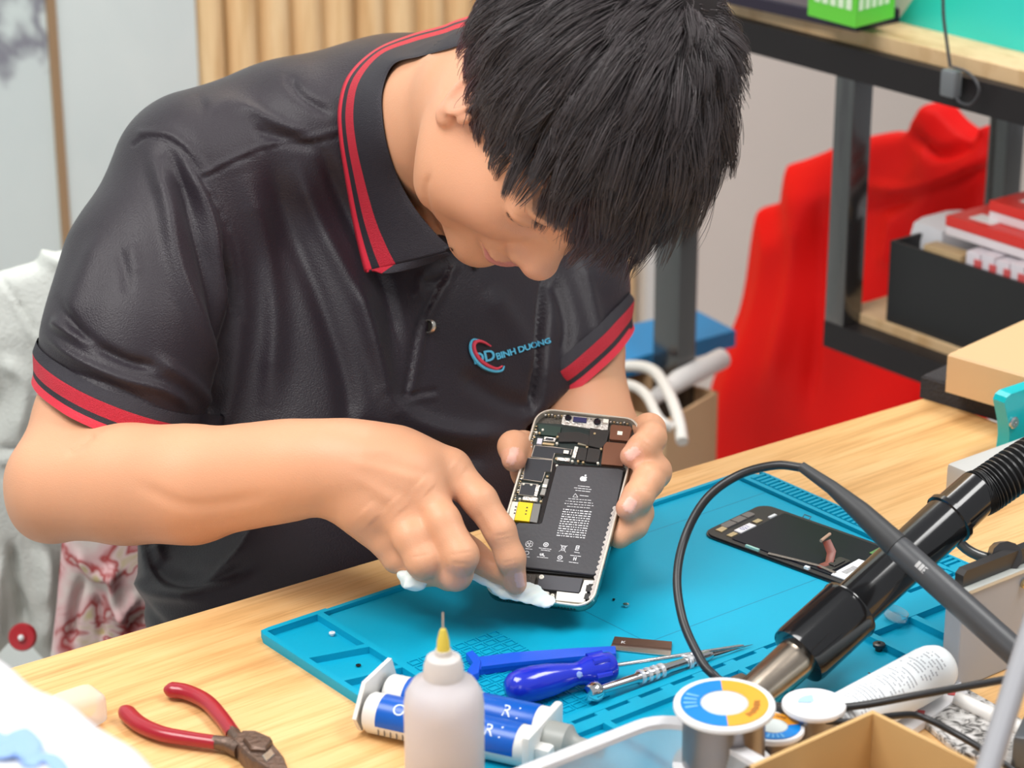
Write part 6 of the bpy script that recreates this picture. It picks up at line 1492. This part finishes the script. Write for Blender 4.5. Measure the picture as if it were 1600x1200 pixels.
# ---- grey metal case (station) with rack holder on top
gc = empty('station_case', (0, 0, 0)); tag(gc, 'grey sheet metal case at the right edge below the black tool', 'metal case')
g0 = WZ(1494, 1080, .7502); zc2 = WZ(0, 0)[2]; 
zT = P(1500, 903, proj(g0)[2])[2]
g1 = g0+V(.26, 0, 0); gm = mat('case_grey', (.42, .44, .48), .5, .0)
MB().bx((g0[0], g0[1], .7502), (g1[0], g0[1]+.014, zT), 0, .0012).build('case_body', gm, gc, smooth=False)
MB().bx((g0[0]-.001, g0[1]-.0015, zT-.0004), (g1[0]+.001, g0[1]+.015, zT+.0028), 0, .0006).build('top_rim', mat('rim_light', (.62, .64, .60), .35, .3), gc, smooth=False)
c = V(g0[0]+.058, g0[1]-.001, zT-.008); MB().lathe([(.0034, 0), (.0034, .0016), (.0024, .0024), (1e-5, .0022)], 16, 0, tuple(c), (0, -1, 0)).build('screw', mat('brass', (.62, .5, .28), .3, .9), gc)
hd_ = empty('tool_holder', (0, 0, 0)); tag(hd_, 'dark curved tool holder on top of the grey metal case', 'holder')
hc_ = P(1562, 822, 1.66); bk_ = mat('holder_dark', (.03, .028, .028), .35)
ring_ = [hc_+cdir(math.cos(a)*.030, math.sin(a)*.022, -.004*math.cos(a)) for a in np.linspace(-.5, 3.5, 26)]
MB().tube(ring_, .0036, 10).build('hook', mat('hook_grey', (.16, .16, .155), .3, .5), hd_)
v_a = P(1480, 850, 1.67); 
MB().prism([(g0[0]+.004, g0[1]+.004), (g0[0]+.12, g0[1]+.004), (g0[0]+.12, g0[1]+.011), (g0[0]+.004, g0[1]+.011)], zT+.0032, zT+.014, 0, .003).build('bracket', bk_, hd_)
MB().tube([V(g0[0]+.05, g0[1]+.008, zT+.010), hc_+cdir(0, .018, .0)], [.010, .008], 12).build('stem', bk_, hd_)
# light grey supply and turquoise machine farther back
q0 = WZ(1521, 800, .7502)
ls = MB().bx((q0[0], q0[1]+.0, .7502), (q0[0]+.16, q0[1]+.03, .7502+.030), 0, .004).build('power_box', mat('box_light_grey', (.60, .60, .58), .4)); tag(ls, 'light grey plastic box on the desk behind the ribbed hose', 'box')
tq = empty('turquoise_machine', (0, 0, 0)); tag(tq, 'turquoise metal machine housing cut off by the right edge of the picture', 'machine')
q0 = WZ(1571, 722, .7502); tqm = mat('turquoise_paint', (.0, .50, .55), .28, coat=.3)
zt5 = P(1562, 600, proj(q0)[2]+.0)[2]
b = MB(); n = 14; prof = []
for i in range(n+1):
    t = i/n; prof.append((q0[0]+.004*math.sin(t*PI*1.2)-.004*t-(0), .7502+(zt5-.7502-.006)*t))
poly = prof+[(prof[-1][0]+.002, zt5-.002), (prof[-1][0]+.007, zt5), (q0[0]+.20, zt5), (q0[0]+.20, .7502)]
vs = [(x, q0[1], z) for x, z in poly]+[(x, q0[1]+.012, z) for x, z in poly]; k = len(poly)
b.add(vs, [tuple(range(k)), tuple(range(k, 2*k))[::-1]]+[(i, (i+1) % k, k+(i+1) % k, k+i) for i in range(k)]); b.build('housing', tqm, tq, smooth=False)
c = WY(1583, 660, q0[1]); MB().lathe([(.0050, 0), (.0050, .0014), (.0040, .0024), (.0018, .0024), (.0016, .0012), (1e-5, .0012)], 20, 0, tuple(c), (0, -1, 0)).build('screw', st_, tq)
# black foam strip and light wooden box behind
f0_, f1_ = WZ(1437, 621, .7502), WZ(1640, 682, .7502); fd = unit(f1_-f0_); fn = V(-fd[1], fd[0], 0); fn = fn if fn@MC[2] > 0 else -fn
P4 = [f0_, f1_, f1_+fn*.12, f0_+fn*.12]; zF = .7502+.020
tag(MB().prism([tuple(p[:2]) for p in P4], .7502, zF, 0, .002).build('foam_pad', mat('foam_black', (.035, .032, .034), .9, bump=.8, bscale=400, var=.25, vscale=200), None, smooth=False), 'dark grey foam strip lying at the far right corner of the desk', 'foam pad')
w0, w1 = WZ(1477, 612, zF+.0005), WZ(1640, 660, zF+.0005); wd = unit(w1-w0)*V(1, 1, 0); wn = V(-wd[1], wd[0], 0); wn = wn if wn@MC[2] > 0 else -wn
tag(MB().prism([tuple(p[:2]) for p in (w0, w1, w1+wn*.13, w0+wn*.13)], zF+.0005, zF+.034, 0, .002).build('tan_box', mat('tan_board', (.72, .47, .25), .45), None, smooth=False), 'smooth tan box resting on the dark foam strip', 'box')
# ---- soldering iron with its lead
si = empty('soldering_iron', (0, 0, 0)); tag(si, 'dark grey soldering iron handle crossing the lower right with a looping black lead', 'soldering iron')
ip = [P(1252, 729, 1.60), P(1300, 762, 1.59), P(1345, 800, 1.58), P(1400, 852, 1.57), P(1408, 860, 1.568), P(1500, 942, 1.55), P(1600, 1032, 1.535), P(1700, 1120, 1.52)]
MB().tube(ip[:4], [.0034, .0046, .0068, .0084], 20).build('strain_relief', mat('rubber_charcoal', (.035, .036, .038), .5), si)
hm_ = MB().tube(ip[3:], [.0076, .0084, .0086, .0088, .0086], 22).build('handle', mat('handle_charcoal', (.055, .057, .062), .4), si)
b = MB(); ux = unit(ip[6]-ip[4]); uc = unit(np.cross(-MC[2], ux)); nz = unit(np.cross(ux, uc)); nz = nz if nz@MC[2] < 0 else -nz
for (px, py, L_, h__) in ((1446, 893, .014, .0055), (1484, 927, .016, .0055)):
    t = P(px, py, 1.557)
    for j in range(5):
        o = t+ux*(-L_/2+L_*(j+.5)/5)
        for i in range(3):
            a = (-.22+.22*i)*1.4; c = None
        vs = []
        for s in (-.5, .5):
            for a in np.linspace(-.36, .36, 6): vs.append(o+ux*s*L_/6.2+uc*math.sin(a)*.0091+nz*math.cos(a)*.0091-(nz*.0))
        b.add(vs, [(i, i+1, 6+i+1, 6+i) for i in range(5)])
off_c = None
axp = lambda p: ip[4]+ux*float((p-ip[4])@ux)
b.v = [tuple(axp(np.array(q_))+unit(np.array(q_)-axp(np.array(q_)))*.0093) for q_ in b.v]
b.build('handle_print', mat('print_light', (.5, .5, .5), .5), hm_, smooth=False)
ld = spline([P(1255, 731, 1.602), P(1212, 727, 1.61), P(1155, 742, 1.62), P(1105, 778, 1.62), P(1072, 835, 1.615), P(1058, 900, 1.60), P(1066, 965, 1.585), P(1088, 1018, 1.57), P(1112, 1052, 1.56), P(1165, 1085, 1.55), P(1230, 1106, 1.53), P(1330, 1104, 1.51), P(1440, 1085, 1.50), P(1580, 1060, 1.50)], 130)
nld = len(ld); MB().tube(ld, [.0029 if i < nld*.62 else .0024 for i in range(nld)], 14).build('lead', mat('lead_black', (.014, .014, .016), .38), si)
tag(MB().tube(spline([P(1215, 1108, 1.52), P(1260, 1122, 1.505), P(1330, 1128, 1.50), P(1400, 1118, 1.51), P(1440, 1120, 1.52), P(1500, 1150, 1.50), P(1545, 1178, 1.49), P(1600, 1215, 1.48)], 50), .0022, 12).build('black_cable', mat('lead_black', (.014, .014, .016), .38)), 'second black cable running under the iron\'s lead to the bottom right corner', 'cable')
# ---- blurred grey rod and white rail at the right
pr0, pr1 = P(1612, 985, 1.36), P(1530, 1245, 1.30)
rdv = unit(pr1-pr0); tl2 = (pr1[2]-.759)/max(.05, -rdv[2]) if rdv[2] < 0 else 0
tag(MB().tube([pr0-rdv*.05, pr0, pr1, pr1+rdv*max(0, tl2)], .0066, 16).build('stand_rod', mat('rod_grey', (.30, .30, .32), .5, .0)), 'out of focus grey metal rod slanting through the bottom right corner', 'rod')
ra, rb_ = WZ(1496, 1092, .757), WZ(1640, 1160, .757)
tag(MB().tube([ra, rb_], [.0048, .0048], 14).build('white_rail', mat('rail_white', (.80, .78, .75), .35)), 'short off-white rail lying at the foot of the grey metal case', 'rail')
db = WZ(1600, 1170, .7502); tag(MB().box((db[0]+.02, db[1]-.02, .7502+.011), (.07, .06, .022), Matrix.Rotation(.5, 3, 'Z'), 0, .004).build('dark_device', mat('device_slate', (.09, .10, .11), .3)), 'dark slate coloured device in the bottom right corner beside the rod', 'device')
# ================================================================== origins at each thing's base
def descend(o):
    r = [o]
    for c in o.children: r += descend(c)
    return r
bpy.context.view_layer.update()
for o in [x for x in COL.objects if x.parent is None and x.type in ('MESH', 'EMPTY')]:
    if o.kind == 'x' if hasattr(o, 'kind') else False: continue
    if o.matrix_world != Matrix.Identity(4): continue
    ds = [d for d in descend(o) if d.type == 'MESH']; pts = []
    for d in ds:
        a = np.empty(len(d.data.vertices)*3, np.float32); d.data.vertices.foreach_get('co', a); a = a.reshape(-1, 3)
        pts.append(a)
    if not pts: continue
    a = np.vstack(pts); base = Vector(((a[:, 0].min()+a[:, 0].max())/2, (a[:, 1].min()+a[:, 1].max())/2, float(a[:, 2].min())))
    done = set()
    for d in ds:
        if d.data.name in done: continue
        done.add(d.data.name); d.data.transform(Matrix.Translation(-base)); d.data.update()
    o.location = base
